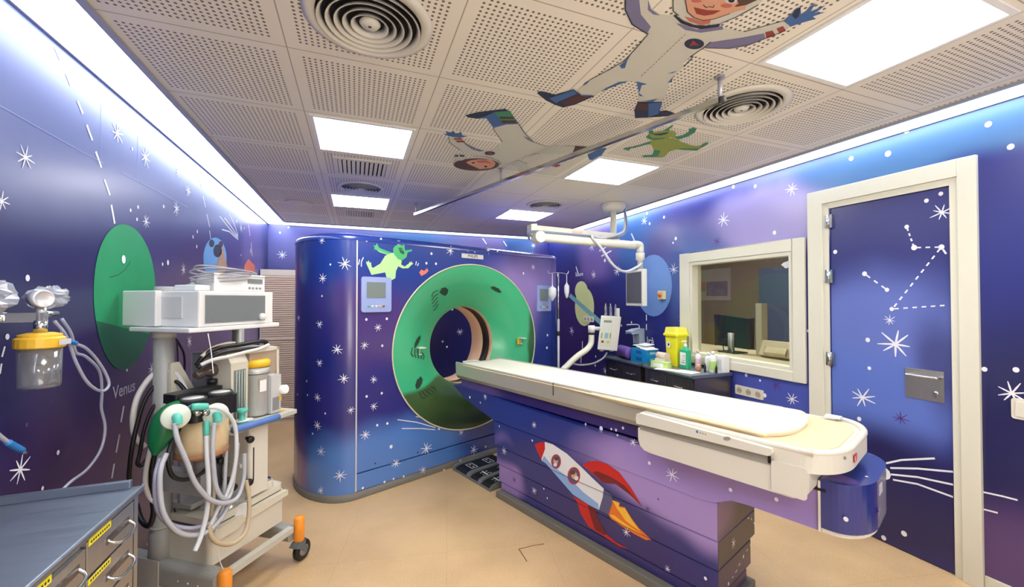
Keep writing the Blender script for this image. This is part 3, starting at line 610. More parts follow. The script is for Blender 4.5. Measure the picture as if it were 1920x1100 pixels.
# door
dm = mural('mural_door', (52, 56, 150), [(1.5, 1.75, .5, .4, (46, 50, 138), .5), (1.5, 1.2, .5, .42, (112, 132, 226), .4), (1.7, .85, .5, .3, (104, 134, 236), .4), (1.5, .32, .6, .36, (38, 38, 104), .35), (1.25, 1.15, .12, .25, (72, 82, 160), .6)], (1, 2))
dr = bpy.data.objects.new('door_1', None); C.objects.link(dr); dr['kind'] = 'structure'
m = MB(); m.box((XR+.004, DY0+.003, .006), (XR+.045, DY1-.003, DZ-.003), dm)
P = Paint(m, W, 0, XR+.004, -1)
P.stars([(1766, 398, 17), (1679, 645, 27), (1617, 745, 20), (1668, 600, 10)]); P.star(1689, 784, 13, STARP)
P.dots([(1764, 363, 3.5), (1737, 376, 3.5), (1566, 472, 3.5), (1627, 637, 3.8), (1630, 690, 3), (1611, 785, 3.5), (1657, 1008, 4), (1695, 1000, 4.5), (1700, 425, 3.5), (1714, 464, 4.5), (1765, 463, 4.5), (1621, 513, 4), (1663, 543, 3.5), (1672, 579, 3.5)])
def dash(P, a, b, n, w_):
    for i in range(n):
        t0 = (i+.3)/n; t1 = (i+.72)/n; P.line([(a[0]+(b[0]-a[0])*t0, a[1]+(b[1]-a[1])*t0), (a[0]+(b[0]-a[0])*t1, a[1]+(b[1]-a[1])*t1)], w_)
dash(P, (1700, 425), (1714, 464), 4, 2.6); dash(P, (1714, 464), (1765, 463), 3, 2.6); dash(P, (1765, 463), (1674, 578), 9, 2.6); dash(P, (1765, 463), (1777, 480), 1, 3); dash(P, (1621, 513), (1663, 543), 3, 2.6); dash(P, (1672, 579), (1775, 572), 6, 2.6)
P.dot(1658, 887, 10)
for q in ([(1662, 868), (1690, 862), (1752, 859)], [(1670, 877), (1720, 878), (1786, 884)], [(1671, 889), (1720, 894), (1786, 908)], [(1675, 899), (1720, 907), (1786, 931)]): P.line(q, 3.2)
m.build('door_leaf', dr, bevel=.0)
m = MB()
for (y0, y1, z0, z1) in ((1.087, DY0-.035, 0, 2.24), (DY1+.035, 1.931, 0, 2.24), (DY0-.035, DY1+.035, DZ+.04, 2.24)):
    m.box((XR-.024, y0, z0), (XR-.0005, y1, z1), CASING)
for (y0, y1, z0, z1) in ((DY0-.036, DY0-.001, 0, DZ+.041), (DY1+.001, DY1+.036, 0, DZ+.041), (DY0-.001, DY1+.001, DZ+.001, DZ+.041)):
    m.box((XR-.012, y0, z0), (XR+.1, y1, z1), CASING)
m.build('door_frame', dr, bevel=.002)
for v in (415, 518, 672):
    z = W.on(1556, v, 0, XR)[2]
    m = MB(); m.cyl((XR-.018, DY1+.001, z-.045), (XR-.018, DY1+.001, z+.045), .008, CHROME, n=10); m.box((XR-.013, DY1-.022, z-.045), (XR+.003, DY1+.024, z+.045), CHROME); m.build('hinge', dr)
m = MB(); m.box((XR+.0, 1.232, .915), (XR+.004, 1.402, 1.088), STEEL); pl = m.build('pull_plate', dr, bevel=.001)
m = MB(); m.tube([(XR+.0, 1.385, 1.052), (XR-.032, 1.382, 1.052), (XR-.036, 1.36, 1.052), (XR-.036, 1.27, 1.052), (XR-.032, 1.25, 1.052), (XR+.0, 1.247, 1.052)], .0085, CHROME, n=10); m.build('handle', pl)
m = MB(); m.lathe([(.012, 0), (.012, .004), (.006, .008), (.0001, .008)], (XR, 1.265, .965), CHROME, axis=(-1, 0, 0), n=16); m.box((XR-.009, 1.263, .94), (XR-.001, 1.267, .962), CHROME); m.build('lock', pl)
m = MB().box((XR+.05, DY0, 0), (XR+.11, DY1, DZ), M('door_core', (90, 88, 84), .7)); m.build('door_core', dr)
struct(MB().box((XR-.012, YN, 0), (XR, 1.085, .075), CASING).build('baseboard_right', bevel=.002))

# ================================================================== SCANNER GANTRY (frame G: x along the front, y into its depth)
SL, DEP, GH = 2.18, .90, 1.985
gm = mural('mural_gantry', (44, 66, 168), [
    (.1, 1.82, 1.2, .3, (28, 64, 170), .5), (.05, 1.25, .55, .35, (84, 56, 142), .5), (1.9, 1.55, .6, .45, (166, 140, 218), .45), (-.35, .75, .3, .6, (34, 44, 138), .5), (.1, .7, .8, .28, (50, 50, 146), .5),
    (.3, .2, 1.0, .3, (88, 146, 238), .35), (1.3, .25, .35, .3, (58, 86, 176), .4), (-.72, .25, .22, .3, (128, 92, 168), .35), (-.75, 1.3, .3, .8, (44, 52, 130), .5), (2.2, .9, .35, .6, (44, 66, 160), .4)], (0, 2), mixaxis=1, rough=.2, coat=.6)
def outlineG(off=0., n=20):
    """closed plan outline, counter-clockwise seen from above, starting at the front left corner"""
    P = []; h = DEP/2
    def e(cx, sg, k): a = PI*k/n; return (cx+sg*(.283+off)*math.sin(a), h-(h+off)*math.cos(a) if sg > 0 else h+(h+off)*math.cos(a))
    P += [(SL*i/8, -off) for i in range(8)]
    P += [e(SL, 1, k) for k in range(n+1)]
    P += [(SL*(1-i/8), DEP+off) for i in range(1, 8)]
    P += [e(0, -1, k) for k in range(n)]
    return P
ga = frame_thing('scanner_gantry', 'tall blue and purple star-painted scanner ring unit with a green tunnel mouth', 'CT scanner', G)
# end covers
def end_cover(side):
    n = 28; m = MB(); h = DEP/2
    pts = [((SL if side > 0 else 0)+side*.283*math.sin(PI*k/n), h-h*math.cos(PI*k/n)) for k in range(n+1)]
    V = []; F = []
    for z in (.055, 1.93):
        V += [(x, y, z) for x, y in pts]
    for k in range(n):
        f = (k, k+1, n+2+k, n+1+k); F.append(f if side > 0 else f[::-1])
    m.add(V, F, gm, True); return m, pts
def hit_outline(u, v, pts):
    q = G.r(u, v); best = None
    for i in range(len(pts)-1):
        ax, ay = pts[i]; bx, by = pts[i+1]; dx, dy = bx-ax, by-ay
        den = q.x*dy-q.y*dx
        if abs(den) < 1e-9: continue
        k = ((ax-G.eye.x)*dy-(ay-G.eye.y)*dx)/den; l = ((ax-G.eye.x)*q.y-(ay-G.eye.y)*q.x)/den
        if k > 0 and -.02 <= l <= 1.02 and (best is None or k < best[0]):
            nn = Vector((dy, -dx, 0)).normalized()
            if nn.dot(G.eye) < 0: pass
            best = (k, G.eye+q*k, Vector((dx, dy, 0)).normalized())
    return best
m, pts = end_cover(-1)
def g5(x, y): return 530+x*.4728, 420+y*.4728
for (x, y, r) in [(157, 65, 16), (247, 157, 26), (160, 215, 22), (148, 397, 18), (217, 497, 24), (148, 550, 17), (243, 612, 22), (139, 687, 17), (270, 737, 16), (139, 798, 19), (153, 900, 20), (228, 996, 24), (152, 1055, 18), (52, 88, 15), (65, 372, 14), (45, 890, 14), (40, 500, 10), (45, 1010, 13)]:
    b = hit_outline(*g5(x, y), pts)
    if b:
        k, p, d = b; nn = Vector((d.y, -d.x, 0))
        if (G.eye-p).dot(nn) < 0: nn = -nn
        m.star(p+nn*.004, d, Z, r*.4728*k/F_PX, STAR if x > 60 else M('star_pale_blue', (110, 140, 210), .5), seed=x)
for (x, y) in [(157, 285), (97, 622), (60, 675), (100, 677), (170, 750), (120, 830), (190, 160)]:
    b = hit_outline(*g5(x, y), pts)
    if b:
        k, p, d = b; nn = Vector((d.y, -d.x, 0)); nn = nn if (G.eye-p).dot(nn) > 0 else -nn
        m.disc(p+nn*.003, d, Z, .007, .008, STAR, 10)
m.build('end_cover', ga)
m, _ = end_cover(1); m.build('end_cover', ga)
# front and rear covers with the elliptical mouth
CS, CZ, RX, RZ = 1.09, 1.056, .806, .753
def annulus(m, t, mat, s0, s1, z0, z1, flip=False, rx=RX, rz=RZ):
    n = 96; cor = [math.atan2(z-CZ, x-CS) for x in (s0, s1) for z in (z0, z1)]
    A_ = sorted([2*PI*i/n-PI for i in range(n)]+cor); V = []; F = []
    for a in A_:
        c, sn = math.cos(a), math.sin(a)
        V.append((CS+rx*c, t, CZ+rz*sn))
        k = min([(s1-CS)/c if c > 1e-9 else 1e9, (s0-CS)/c if c < -1e-9 else 1e9, (z1-CZ)/sn if sn > 1e-9 else 1e9, (z0-CZ)/sn if sn < -1e-9 else 1e9])
        V.append((CS+k*c, t, CZ+k*sn))
    N_ = len(A_)
    for i in range(N_):
        j = (i+1) % N_; f = (2*i, 2*i+1, 2*j+1, 2*j); F.append(f if not flip else f[::-1])
    m.add(V, F, mat); return m
m = annulus(MB(), -.0, gm, .004, SL-.004, .195, 1.93)
P = Paint(m, G, 1, 0, -1)
P.stars([(*g5(x, y), r*.4728) for x, y, r in [(325, 480, 17), (378, 410, 17), (361, 616, 17), (361, 722, 17), (328, 835, 22), (570, 890, 25), (708, 825, 14), (450, 945, 0.01), (460, 75, 14), (665, 105, 20), (815, 105, 15), (993, 170, 13)]])
P.dots([(*g5(x, y), 2.2) for x, y in [(333, 65), (390, 60), (590, 117), (395, 482), (333, 683), (393, 670), (375, 797), (415, 790), (332, 378), (413, 375), (570, 155), (608, 157), (735, 103), (762, 107), (852, 110), (1050, 440), (1048, 490), (955, 195), (620, 811)]])
P.dot(*g5(430, 882), 3); P.dot(*g5(367, 948), 1.6, INK); P.dot(*g5(535, 905), 1.6, INK)
for q in ([(456, 775), (530, 785), (605, 806)], [(473, 810), (550, 810), (604, 815)], [(528, 762), (560, 770), (590, 783)]): P.line([g5(*a) for a in q], 1.5)
for q in ([(305, 140), (301, 160)], [(320, 132), (312, 150), (312, 168)], [(530, 148), (528, 162)], [(539, 155), (535, 165)]): P.line([g5(*a) for a in q], 1.6)
GRN = M('mural_green', (74, 176, 112), .5, noise=.1); GRNL = M('mural_pale_green', (176, 220, 150), .5)
def z7(p): return tr(p, 660, 440, .1354)
P.poly(z7([(295, 145), (330, 150), (340, 115), (360, 150), (372, 175), (345, 188), (400, 205), (500, 240), (580, 252), (640, 300), (690, 365), (680, 410), (730, 440), (790, 395), (800, 370), (815, 385), (830, 360), (828, 385), (850, 400), (825, 415), (780, 462), (700, 465), (640, 435), (610, 500), (600, 600), (530, 640), (490, 640), (480, 600), (460, 520), (270, 555), (200, 400), (195, 365), (215, 380), (230, 352), (240, 385), (262, 380), (270, 440), (290, 460), (390, 400), (460, 290), (490, 275), (380, 240), (330, 200), (305, 210), (315, 180)]), GRNL)
P.l = .002
P.poly(z7([(330, 150), (340, 115), (360, 150), (372, 175), (400, 190), (500, 230), (560, 250), (500, 270), (380, 225), (330, 200), (305, 210), (315, 180), (295, 145)]), GRN)
P.poly(z7([(570, 240), (570, 190), (600, 150), (650, 140), (690, 150), (750, 105), (765, 112), (725, 150), (735, 215), (790, 210), (820, 200), (835, 222), (770, 245), (755, 310), (700, 352), (640, 340), (590, 280)]), GRN)
P.poly(z7([(640, 180), (690, 180), (725, 240), (720, 275), (670, 250)]), PLGD); P.l = .0012
P.poly(z7([(930, 520), (960, 480), (1000, 500), (1040, 460), (1060, 500), (1020, 540), (960, 570)]), M('mural_coral', (222, 120, 100), .6))
m.build('front_cover', ga)
m = annulus(MB(), DEP, gm, .004, SL-.004, .055, 1.93, flip=True); m.build('rear_cover', ga)
m = MB(); m.box((.004, -.004, .06), (SL-.004, .03, .185), gm)
P = Paint(m, G, 1, -.004, -1)
P.stars([(*g5(x, y), r*.4728) for x, y, r in [(757, 895, 20), (450, 948, 20), (557, 975, 17), (705, 940, 11)]]); P.dots([(*g5(x, y), 2) for x, y in [(805, 882), (404, 1022), (440, 1010), (318, 1046), (480, 1000), (640, 975)]])
m.build('lower_panel', ga, bevel=.004)
m = MB(); m.box((0, .03, .06), (SL, .05, .2), M('gap_black', (14, 14, 18), .8)); m.build('shadow_gap', ga)
m = MB(); m.box((-.006, -.004, .06), (.004, .012, 1.93), M('seam_trim', (206, 202, 196), .4)); m.build('seam_trim', ga)
# top cover: rounded shoulder over the whole outline
m = MB(); V = []; F = []; lv = [(1.932, .003), (1.952, .002), (1.968, -.008), (1.98, -.026), (1.985, -.055)]
for z, o_ in lv: V += [(x, y, z) for x, y in outlineG(o_)]
n = len(outlineG())
for j in range(len(lv)-1):
    for i in range(n): F.append((j*n+i, j*n+(i+1) % n, (j+1)*n+(i+1) % n, (j+1)*n+i))
F.append([(len(lv)-1)*n+i for i in range(n)]); m.add(V, F, gm, True); m.build('top_cover', ga)
m = MB(); V = [(x, y, z) for z in (0, .056) for x, y in outlineG(.004)]; m.add(V, [(i, (i+1) % n, n+(i+1) % n, n+i) for i in range(n)]+[[n+i for i in range(n)]], PLINTH, True); m.build('base_plinth', ga)
# green funnel
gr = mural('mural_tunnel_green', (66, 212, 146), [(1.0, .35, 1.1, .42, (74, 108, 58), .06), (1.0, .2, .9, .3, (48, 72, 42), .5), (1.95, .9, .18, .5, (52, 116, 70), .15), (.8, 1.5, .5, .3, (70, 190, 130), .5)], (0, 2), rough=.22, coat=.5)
RT = .17
def ring_pt(a, k, l=0.):
    rx = RX+(.365-RX)*k; rz = RZ+(.365-RZ)*k; t = RT*k**2.0
    p = Vector((CS+rx*math.cos(a), t-.004, CZ+rz*math.sin(a)))
    if l:
        nn = Vector((math.cos(a)*-.3*k, -1, math.sin(a)*-.3*k)).normalized(); p += nn*l
    return p
def on_ring(u, v, l=.003):
    t = .05
    for _ in range(8):
        p = G.on(u, v, 1, t); dx, dz = p.x-CS, p.z-CZ; a = math.atan2(dz/(RZ), dx/(RX))
        k = .5
        for _ in range(12):
            rx = RX+(.365-RX)*k; rz = RZ+(.365-RZ)*k; a = math.atan2(dz/rz, dx/rx); rr = math.hypot(dx/rx, dz/rz); k = min(1, max(0, k+(1-rr)))
        t = RT*k*k
    return ring_pt(a, k, l), a, k
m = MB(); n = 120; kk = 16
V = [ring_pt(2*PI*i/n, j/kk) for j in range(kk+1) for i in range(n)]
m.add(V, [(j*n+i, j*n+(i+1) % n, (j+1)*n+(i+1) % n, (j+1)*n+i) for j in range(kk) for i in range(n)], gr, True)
CRE = M('creature_dark_green', (34, 62, 44), .5)
def blotch(c, r, rot, k=1, mat=CRE, sd=0):
    a0, k0 = c; rd = random.Random(sd)
    pts = [ring_pt(a0+(r[0]*math.cos(t)*math.cos(rot)-r[1]*math.sin(t)*math.sin(rot))*rd.uniform(.75, 1.1), k0+(r[0]*math.cos(t)*math.sin(rot)+r[1]*math.sin(t)*math.cos(rot))*rd.uniform(.75, 1.1), .004) for t in [2*PI*i/18 for i in range(18)]]
    cc = sum(pts, Vector())/18; m.add([cc]+pts, [(0, 1+i, 1+(i+1) % 18) for i in range(18)], mat)
blotch((R(207), .42), (.06, .14), .3, sd=1); blotch((R(285), .3), (.07, .1), -.6, sd=2); blotch((R(172), .55), (.05, .12), .9, sd=3); blotch((R(120), .45), (.07, .12), .3, sd=4); blotch((R(62), .4), (.12, .05), .1, sd=5)
for a0, k0 in ((208, .44), (172, .55), (285, .3), (120, .45)):
    for q in range(5):
        aa = R(a0+5+q*1.5); m.ribbon([ring_pt(aa, k0-.12+q*.07, .004), ring_pt(aa+.08, k0-.15+q*.09, .004), ring_pt(aa+.13, k0-.1+q*.07, .004)], .008, (0, -1, 0), CRE)
m.build('tunnel_funnel', ga)
m = MB(); m.tube([Vector((CS+(RX+.001)*math.cos(a), -.006, CZ+(RZ+.001)*math.sin(a))) for a in [2*PI*i/96 for i in range(97)]], .006, M('rim_cream', (214, 206, 176), .4), n=8, k=2); m.build('funnel_rim', ga)
# tunnel
BB = M('tunnel_beige', (226, 190, 158), .45, noise=.03); TB = M('tunnel_black', (26, 22, 24), .35)
c0 = (CS, 0, CZ)
MB().lathe([(.365, .166), (.362, .172), (.362, .212), (.368, .218)], c0, BB, axis=Y, n=72, cap=False).build('tunnel_front_band', ga)
MB().lathe([(.368, .218), (.372, .22), (.372, .325), (.368, .327)], c0, TB, axis=Y, n=72, cap=False).build('tunnel_window_band', ga)
MB().lathe([(.368, .327), (.362, .332), (.36, .48), (.366, .5), (.43, .6), (.56, .75), (.75, .895)], c0, BB, axis=Y, n=72, cap=False).build('tunnel_rear_band', ga)
# small hooks / laser windows on the funnel, with yellow stickers
for (a, k, st) in ((R(181), .62, False), (R(0), .42, True)):
    p = ring_pt(a, k, .0); s_ = 1 if math.cos(a) > 0 else -1
    m = MB(); m.box(p+Vector((-.012, -.03, -.03)), p+Vector((.012, .01, -.022)), CREAM); m.box(p+Vector((-.01, -.028, -.022)), p+Vector((-.004, -.018, .03)), CREAM); m.box(p+Vector((-.03, -.07, .028)), p+Vector((.03, .01, .036)), CREAM); h_ = m.build('laser_bracket', ga, bevel=.002)
    if st: MB().box(p+Vector((-.05, -.016, -.028)), p+Vector((-.014, -.008, .03)), YEL).build('warning_sticker', ga)
# control panels
def cpanel(s0, s1, z0, z1, sc):
    m = MB(); m.prism(rrect(s0, z0, s1, z1, .02), lambda u, v, t: (u, t, v), -.012, -.0005, M('control_panel_blue', (150, 166, 214), .35)); pn = m.build('control_panel', ga)
    MB().box((sc[0], -.015, sc[2]), (sc[1], -.0125, sc[3]), M('panel_display', (120, 130, 128), .25)).build('display', pn)
    for q in range(5):
        x_ = sc[0]+(sc[1]-sc[0])*(q+.5)/5; MB().lathe([(.008, 0), (.008, .005), (.0001, .006)], (x_, -.012, z0+.045), (GRN, WHITE, WHITE, YEL, RED)[q], axis=-Y, n=12).build('button', pn)
cpanel(.03, .27, 1.39, 1.66, (.07, .22, 1.5, 1.62)); cpanel(1.93, 2.15, 1.36, 1.64, (1.97, 2.1, 1.47, 1.6))
m = MB(); m.box((.952, -.006, 1.866), (1.2, -.0005, 1.906), M('badge_silver', (214, 212, 206), .35)); m.text('PHILIPS', (1.076, -.0068, 1.886), X, Z, .026, M('badge_ink', (70, 66, 70), .5), .02); m.build('name_badge', ga)

# ================================================================== PATIENT TABLE (frame T: x towards the foot end, y away from the camera side)
pt = frame_thing('patient_table', 'long patient table on a blue base painted with a red and white rocket', 'scanner table', T)
tm = mural('mural_table', (44, 50, 140), [(.35, .7, .7, .2, (34, 56, 158), .5), (1.5, .56, .68, .2, (182, 152, 232), .3), (.03, .2, .19, .26, (164, 132, 216), .3), (1.0, .12, .5, .2, (54, 46, 128), .5), (1.7, .68, .62, .14, (174, 146, 232), .3), (.1, .36, .3, .08, (40, 54, 146), .5)], (0, 2), rough=.28, coat=.4)
te = mural('mural_table_end', (96, 72, 104), [(.3, .36, .5, .17, (78, 66, 72), .3), (.02, .5, .16, .1, (136, 104, 148), .5)], (1, 2), rough=.35, coat=.2)
def sbox(a, b):
    m = MB(); m.box(a, b, tm); m.m[3] = m.mi(te); return m
st_z = [(.375, .556), (.238, .373), (.108, .236), (.05, .106)]
def clipz(P, z0, z1):
    for lo, sg in ((z0, 1), (z1, -1)):
        Q = []
        for i in range(len(P)):
            a, b = P[i], P[(i+1) % len(P)]; ia, ib = (a.z-lo)*sg >= 0, (b.z-lo)*sg >= 0
            if ia: Q.append(a)
            if ia != ib: Q.append(a.lerp(b, (lo-a.z)/(b.z-a.z)))
        P = Q
        if len(P) < 3: return []
    return P
def z6(p): return tr(p, 980, 800, .21809)
RW = M('rocket_white', (226, 228, 232), .45, noise=.03); RB = M('rocket_pale_blue', (138, 174, 226), .45, noise=.08); RR = M('rocket_red', (196, 34, 34), .45, noise=.12, nscale=14); RRD = M('rocket_dark_red', (116, 28, 38), .45, noise=.1)
RN = M('rocket_navy', (86, 88, 128), .45); FO = M('flame_orange', (232, 120, 44), .5, noise=.1, nscale=18); FY = M('flame_yellow', (244, 190, 62), .5, noise=.08, nscale=18)
ROCK = [([(515, 330), (560, 300), (640, 290), (730, 320), (830, 390), (930, 520), (1028, 685), (930, 590), (800, 490), (690, 480), (600, 400)], RR, 1), ([(600, 390), (640, 380), (760, 430), (870, 500), (1028, 685), (930, 590), (800, 490), (690, 480)], RRD, 2),
    ([(430, 590), (530, 650), (620, 700), (650, 790), (720, 920), (800, 990), (910, 1050), (830, 1030), (660, 915), (570, 860), (500, 750), (470, 650)], RR, 1), ([(560, 670), (620, 700), (650, 790), (720, 920), (700, 930), (620, 880), (580, 760)], RRD, 2),
    ([(770, 628), (835, 650), (830, 680), (878, 690), (940, 790), (1000, 870), (1108, 970), (1060, 972), (960, 920), (860, 860), (760, 790), (735, 745)], FO, 1), ([(770, 628), (830, 655), (826, 690), (878, 698), (940, 800), (1010, 895), (940, 850), (880, 800), (810, 700)], FY, 2), ([(738, 750), (790, 762), (880, 830), (990, 900), (1030, 925), (900, 870), (800, 800)], FY, 2),
    ([(190, 128), (260, 150), (380, 230), (510, 350), (600, 440), (697, 530), (690, 600), (655, 715), (560, 665), (430, 580), (300, 430), (200, 315), (160, 285)], RW, 3),
    ([(163, 290), (185, 250), (250, 330), (400, 440), (520, 560), (650, 660), (655, 715), (560, 665), (430, 580), (300, 430), (200, 315)], RB, 4), ([(103, 150), (150, 132), (190, 128), (192, 190), (160, 278), (125, 210)], RR, 4),
    ([(700, 538), (770, 590), (770, 650), (738, 752), (655, 715), (690, 610)], RN, 5)]
for i, (z0, z1) in enumerate(st_z):
    yf = -.03+.006*i; yb = .488-.055*i; xf = -.06+.02*i
    m = sbox((xf, yf, z0), (1.595-.001*i, yb, z1)); P = Paint(m, T, 1, yf, -1)
    for pts_, mat, l in ROCK:
        Q = clipz([P.p(u, v, .0008+.0007*l) for u, v in z6(pts_)], z0+.002, z1-.002)
        if Q: m.poly(Q, mat)
    for (c, r, mat, l) in (((287, 297), (42, 62), RR, 5), ((287, 297), (34, 52), RN, 6), ((284, 295), (20, 28), SKIN, 7), ((290, 275), (18, 14), HAIR, 8), ((280, 325), (16, 16), RW, 8), ((440, 420), (54, 75), RR, 5), ((440, 420), (44, 62), RN, 6), ((442, 415), (24, 34), SKIN, 7), ((430, 392), (24, 18), HAIR, 8), ((462, 440), (18, 20), RW, 8)):
        E_ = z6([(c[0]+r[0]*math.cos(2*PI*q/24), c[1]+r[1]*math.sin(2*PI*q/24)) for q in range(24)])
        Q = clipz([P.p(u, v, .0008+.0007*l) for u, v in E_], z0+.002, z1-.002)
        if len(Q) > 2: m.poly(Q, mat)
    for ln in ([(720, 565), (700, 650), (690, 725)], [(745, 580), (735, 650), (712, 738)]):
        E_ = [P.p(u, v, .0052) for u, v in z6(ln)]
        if all(z0 < p.z < z1 for p in E_): m.ribbon(E_, .004, Y, M('rocket_line', (90, 92, 130), .5))
    def inz(u, v): return z0+.01 < T.on(u, v, 1, yf).z < z1-.01
    for x, y, r, mt in [(252, 490, 19, STAR), (387, 668, 18, STAR), (297, 620, 15, STARP), (515, 778, 16, M('star_lilac_paint', (140, 110, 180), .5)), (800, 855, 22, STAR), (895, 750, 16, STARP), (985, 1020, 16, STAR)]:
        u, v = 840+x*.418, 640+y*.418
        if inz(u, v): P.l = .006; P.star(u, v, r*.418, mt)
    P.l = .0012
    for x, y, r in [(378, 444, 2), (397, 545, 2), (430, 660, 1.6), (445, 702, 1.6), (605, 877, 2), (667, 908, 2.2), (697, 773, 2.2), (230, 380, 1.6), (283, 341, 1.5), (1155, 1062, 3), (437, 433, 2)]:
        u, v = 840+x*.418, 640+y*.418
        if inz(u, v): P.l = .006; P.dot(u, v, r)
    for x, y in [(943, 707), (980, 795), (938, 850)]:
        u, v = 840+x*.418, 640+y*.418
        if inz(u, v): P.dot(u, v, 1.6, STARP)
    E2 = Paint(m, T, 0, 1.595-.001*i, 1)
    def inz2(u, v): p = T.on(u, v, 0, 1.595); return z0+.01 < p.z < z1-.01 and yf < p.y < yb
    for a in [(1375, 1018, 11)]:
        if inz2(a[0], a[1]): E2.star(*a)
    for a in [(1410, 975, 1408, 971), (1415, 983, 1413, 979), (1419, 991, 1417, 988), (1408, 1018, 1406, 1022), (1402, 1029, 1400, 1033), (1388, 1055, 1385, 1060), (1382, 1068, 1379, 1073), (1375, 1080, 1373, 1083), (1404, 972, 1402, 970)]:
        if inz2(a[0], a[1]): E2.line([a[:2], a[2:]], 2)
    for a in [(1394, 1043, 3), (1366, 1094, 3)]:
        if inz2(a[0], a[1]): E2.dot(*a)
    m.build('lift_panel', pt, bevel=.006)
m = MB(); m.box((-.01, -.055, 0), (1.62, .36, .048), PLINTH); m.build('base_plinth', pt, bevel=.005)
# slanting side beam carrying the top
beam = [(-.64, .742), (-.56, .70), (-.47, .66), (-.36, .628), (-.21, .593), (-.07, .562), (.4, .558), (1.2, .55), (1.52, .545), (1.585, .553), (1.62, .572), (1.655, .590), (1.72, .596), (1.978, .596), (1.978, .79), (1.9, .80), (1.26, .72), (1.2, .712), (.2, .726)]
m = MB(); m.prism(beam, lambda u, v, t: (u, t, v), -.034, .47, tm); P = Paint(m, T, 1, -.034, -1)
for x, y, r in [(167, 247, 15), (387, 374, 18), (1005, 597, 32), (830, 452, 20)]: P.star(840+x*.418, 640+y*.418, r*.418)
for x, y, r in [(98, 250, 2.2), (145, 274, 1.5), (903, 545, 3), (1267, 665, 3.2), (1473, 708, 3.5), (690, 388, 2), (760, 420, 2)]: P.dot(840+x*.418, 640+y*.418, r)
m.build('side_beam', pt, bevel=.006)
m = MB(); m.box((-.56, -.0, .735), (1.24, .4, .8), mural('mural_sled', (58, 40, 132), [(-.4, .77, .35, .2, (120, 90, 180), .4)], (0, 2))); P = Paint(m, T, 1, 0, -1)
P.dots([(1127, 803, 4), (1146, 804, 2), (1155, 806, 2.5), (1168, 802, 2.5), (1098, 795, 2)]); m.build('sled', pt)
# table top shell and cushion
TSM = M('carbon_silver', (186, 184, 172), .28, metal=.35, noise=.12, nscale=6)
cs = [(-.058, .946), (-.05, .952), (-.036, .940), (.05, .915), (.17, .905), (.29, .915), (.376, .940), (.39, .952), (.398, .946), (.396, .85), (.38, .815), (.35, .803), (.0, .803), (-.035, .812), (-.054, .84)]
m = MB(); m.prism(cs, lambda u, v, t: (t, u, v), -.565, 1.74, TSM)
m.build('table_top', pt)
MB().box((.587, -.0605, .87), (.59, -.052, .9505), INK).build('joint_line', pt)
m = MB(); m.prism(rrect(-.64, .05, -.55, .2, .03), lambda u, v, t: (u, v, t), .925, .937, CREAM); m.build('head_lip', pt, bevel=.003)
def cushion_pt(a, q):   # q 0..1 across
    y0 = -.048-.045*max(0, a-.6)/1.3; y1 = .385+.03*max(0, a)/1.9; s_ = 2*q-1
    return Vector((a, y0+(y1-y0)*q, .958-.012*(1-s_*s_)-.014*abs(s_)**8))
m = MB(); na, nq = 40, 16; V = []; F = []
for i in range(na+1):
    a = -.5+2.38*i/na
    for j in range(nq+1):
        p = cushion_pt(a, j/nq)
        e_ = max(0, (i/na-.93)/.07); s_ = 2*j/nq-1
        p.x += (-.09*abs(s_)**3)*e_; V.append(p)
for i in range(na):
    for j in range(nq): F.append((i*(nq+1)+j, (i+1)*(nq+1)+j, (i+1)*(nq+1)+j+1, i*(nq+1)+j+1))
nb = len(V); V += [Vector((p.x, .17+(p.y-.17)*.98, p.z-.03)) for p in V]
F2 = [(f[3]+nb, f[2]+nb, f[1]+nb, f[0]+nb) for f in F]
edge = [j for j in range(nq+1)]+[i*(nq+1)+nq for i in range(1, na+1)]+[na*(nq+1)+j for j in range(nq-1, -1, -1)]+[i*(nq+1) for i in range(na-1, 0, -1)]
F3 = [(edge[i], edge[(i+1) % len(edge)], edge[(i+1) % len(edge)]+nb, edge[i]+nb) for i in range(len(edge))]
m.add(V, F+F2+F3, VINYL, True); cu = m.build('cushion', pt)
m = MB(); m.tube([cushion_pt(-.48+2.3*i/20, 0)+Vector((0, -.006, -.01)) for i in range(21)], .006, PEACH, n=8, k=2); m.build('piping', cu)
# foot housing
def hou(a0, ae, y0, y1, r0, re, n=10):
    c = (y0+y1)/2; h = (y1-y0)/2
    P = [(a0+r0, y0)]
    for i in range(n+1):
        t = PI/2*i/n; P.append((ae-re+re*math.sin(t), y0+re*1.6-re*1.6*math.cos(t)))
    for i in range(n+1):
        t = PI/2*i/n; P.append((ae-re+re*math.cos(t), y1-re*1.6+re*1.6*math.sin(t)))
    P += [(a0+r0, y1), (a0, y1-r0), (a0, y0+r0)]
    return P
m = MB(); f3 = lambda u, v, t: (u, v, t)
m.prism([(1.262, .843), (1.262, .79), (1.272, .758), (1.295, .74), (1.33, .735), (1.92, .735), (1.955, .745), (1.972, .77), (1.975, .8), (1.975, .843)], lambda u, v, t: (u, t, v), -.15, .49, SHELL)
m.prism(hou(1.262, 2.072, -.15, .49, .02, .13), f3, .843, .915, SHELL)
m.build('foot_housing', pt, bevel=.012, seg=3)
m = MB(); m.prism(hou(1.5, 2.03, -.10, .44, .02, .1), f3, .9155, .918, PEACH); m.build('tray_surface', pt)
ol = hou(1.27, 2.062, -.14, .48, .02, .125); m = MB(); m.tube([Vector((a, b_, .918)) for a, b_ in ol[:-3]], .013, SHELL, n=10, k=2); m.build('tray_rim', pt)
m = MB(); m.prism([(1.266, .90), (1.27, .918), (1.29, .926), (1.86, .91), (1.862, .893), (1.85, .880), (1.27, .872)], lambda u, v, t: (u, t, v), -.178, -.15, SHELL)
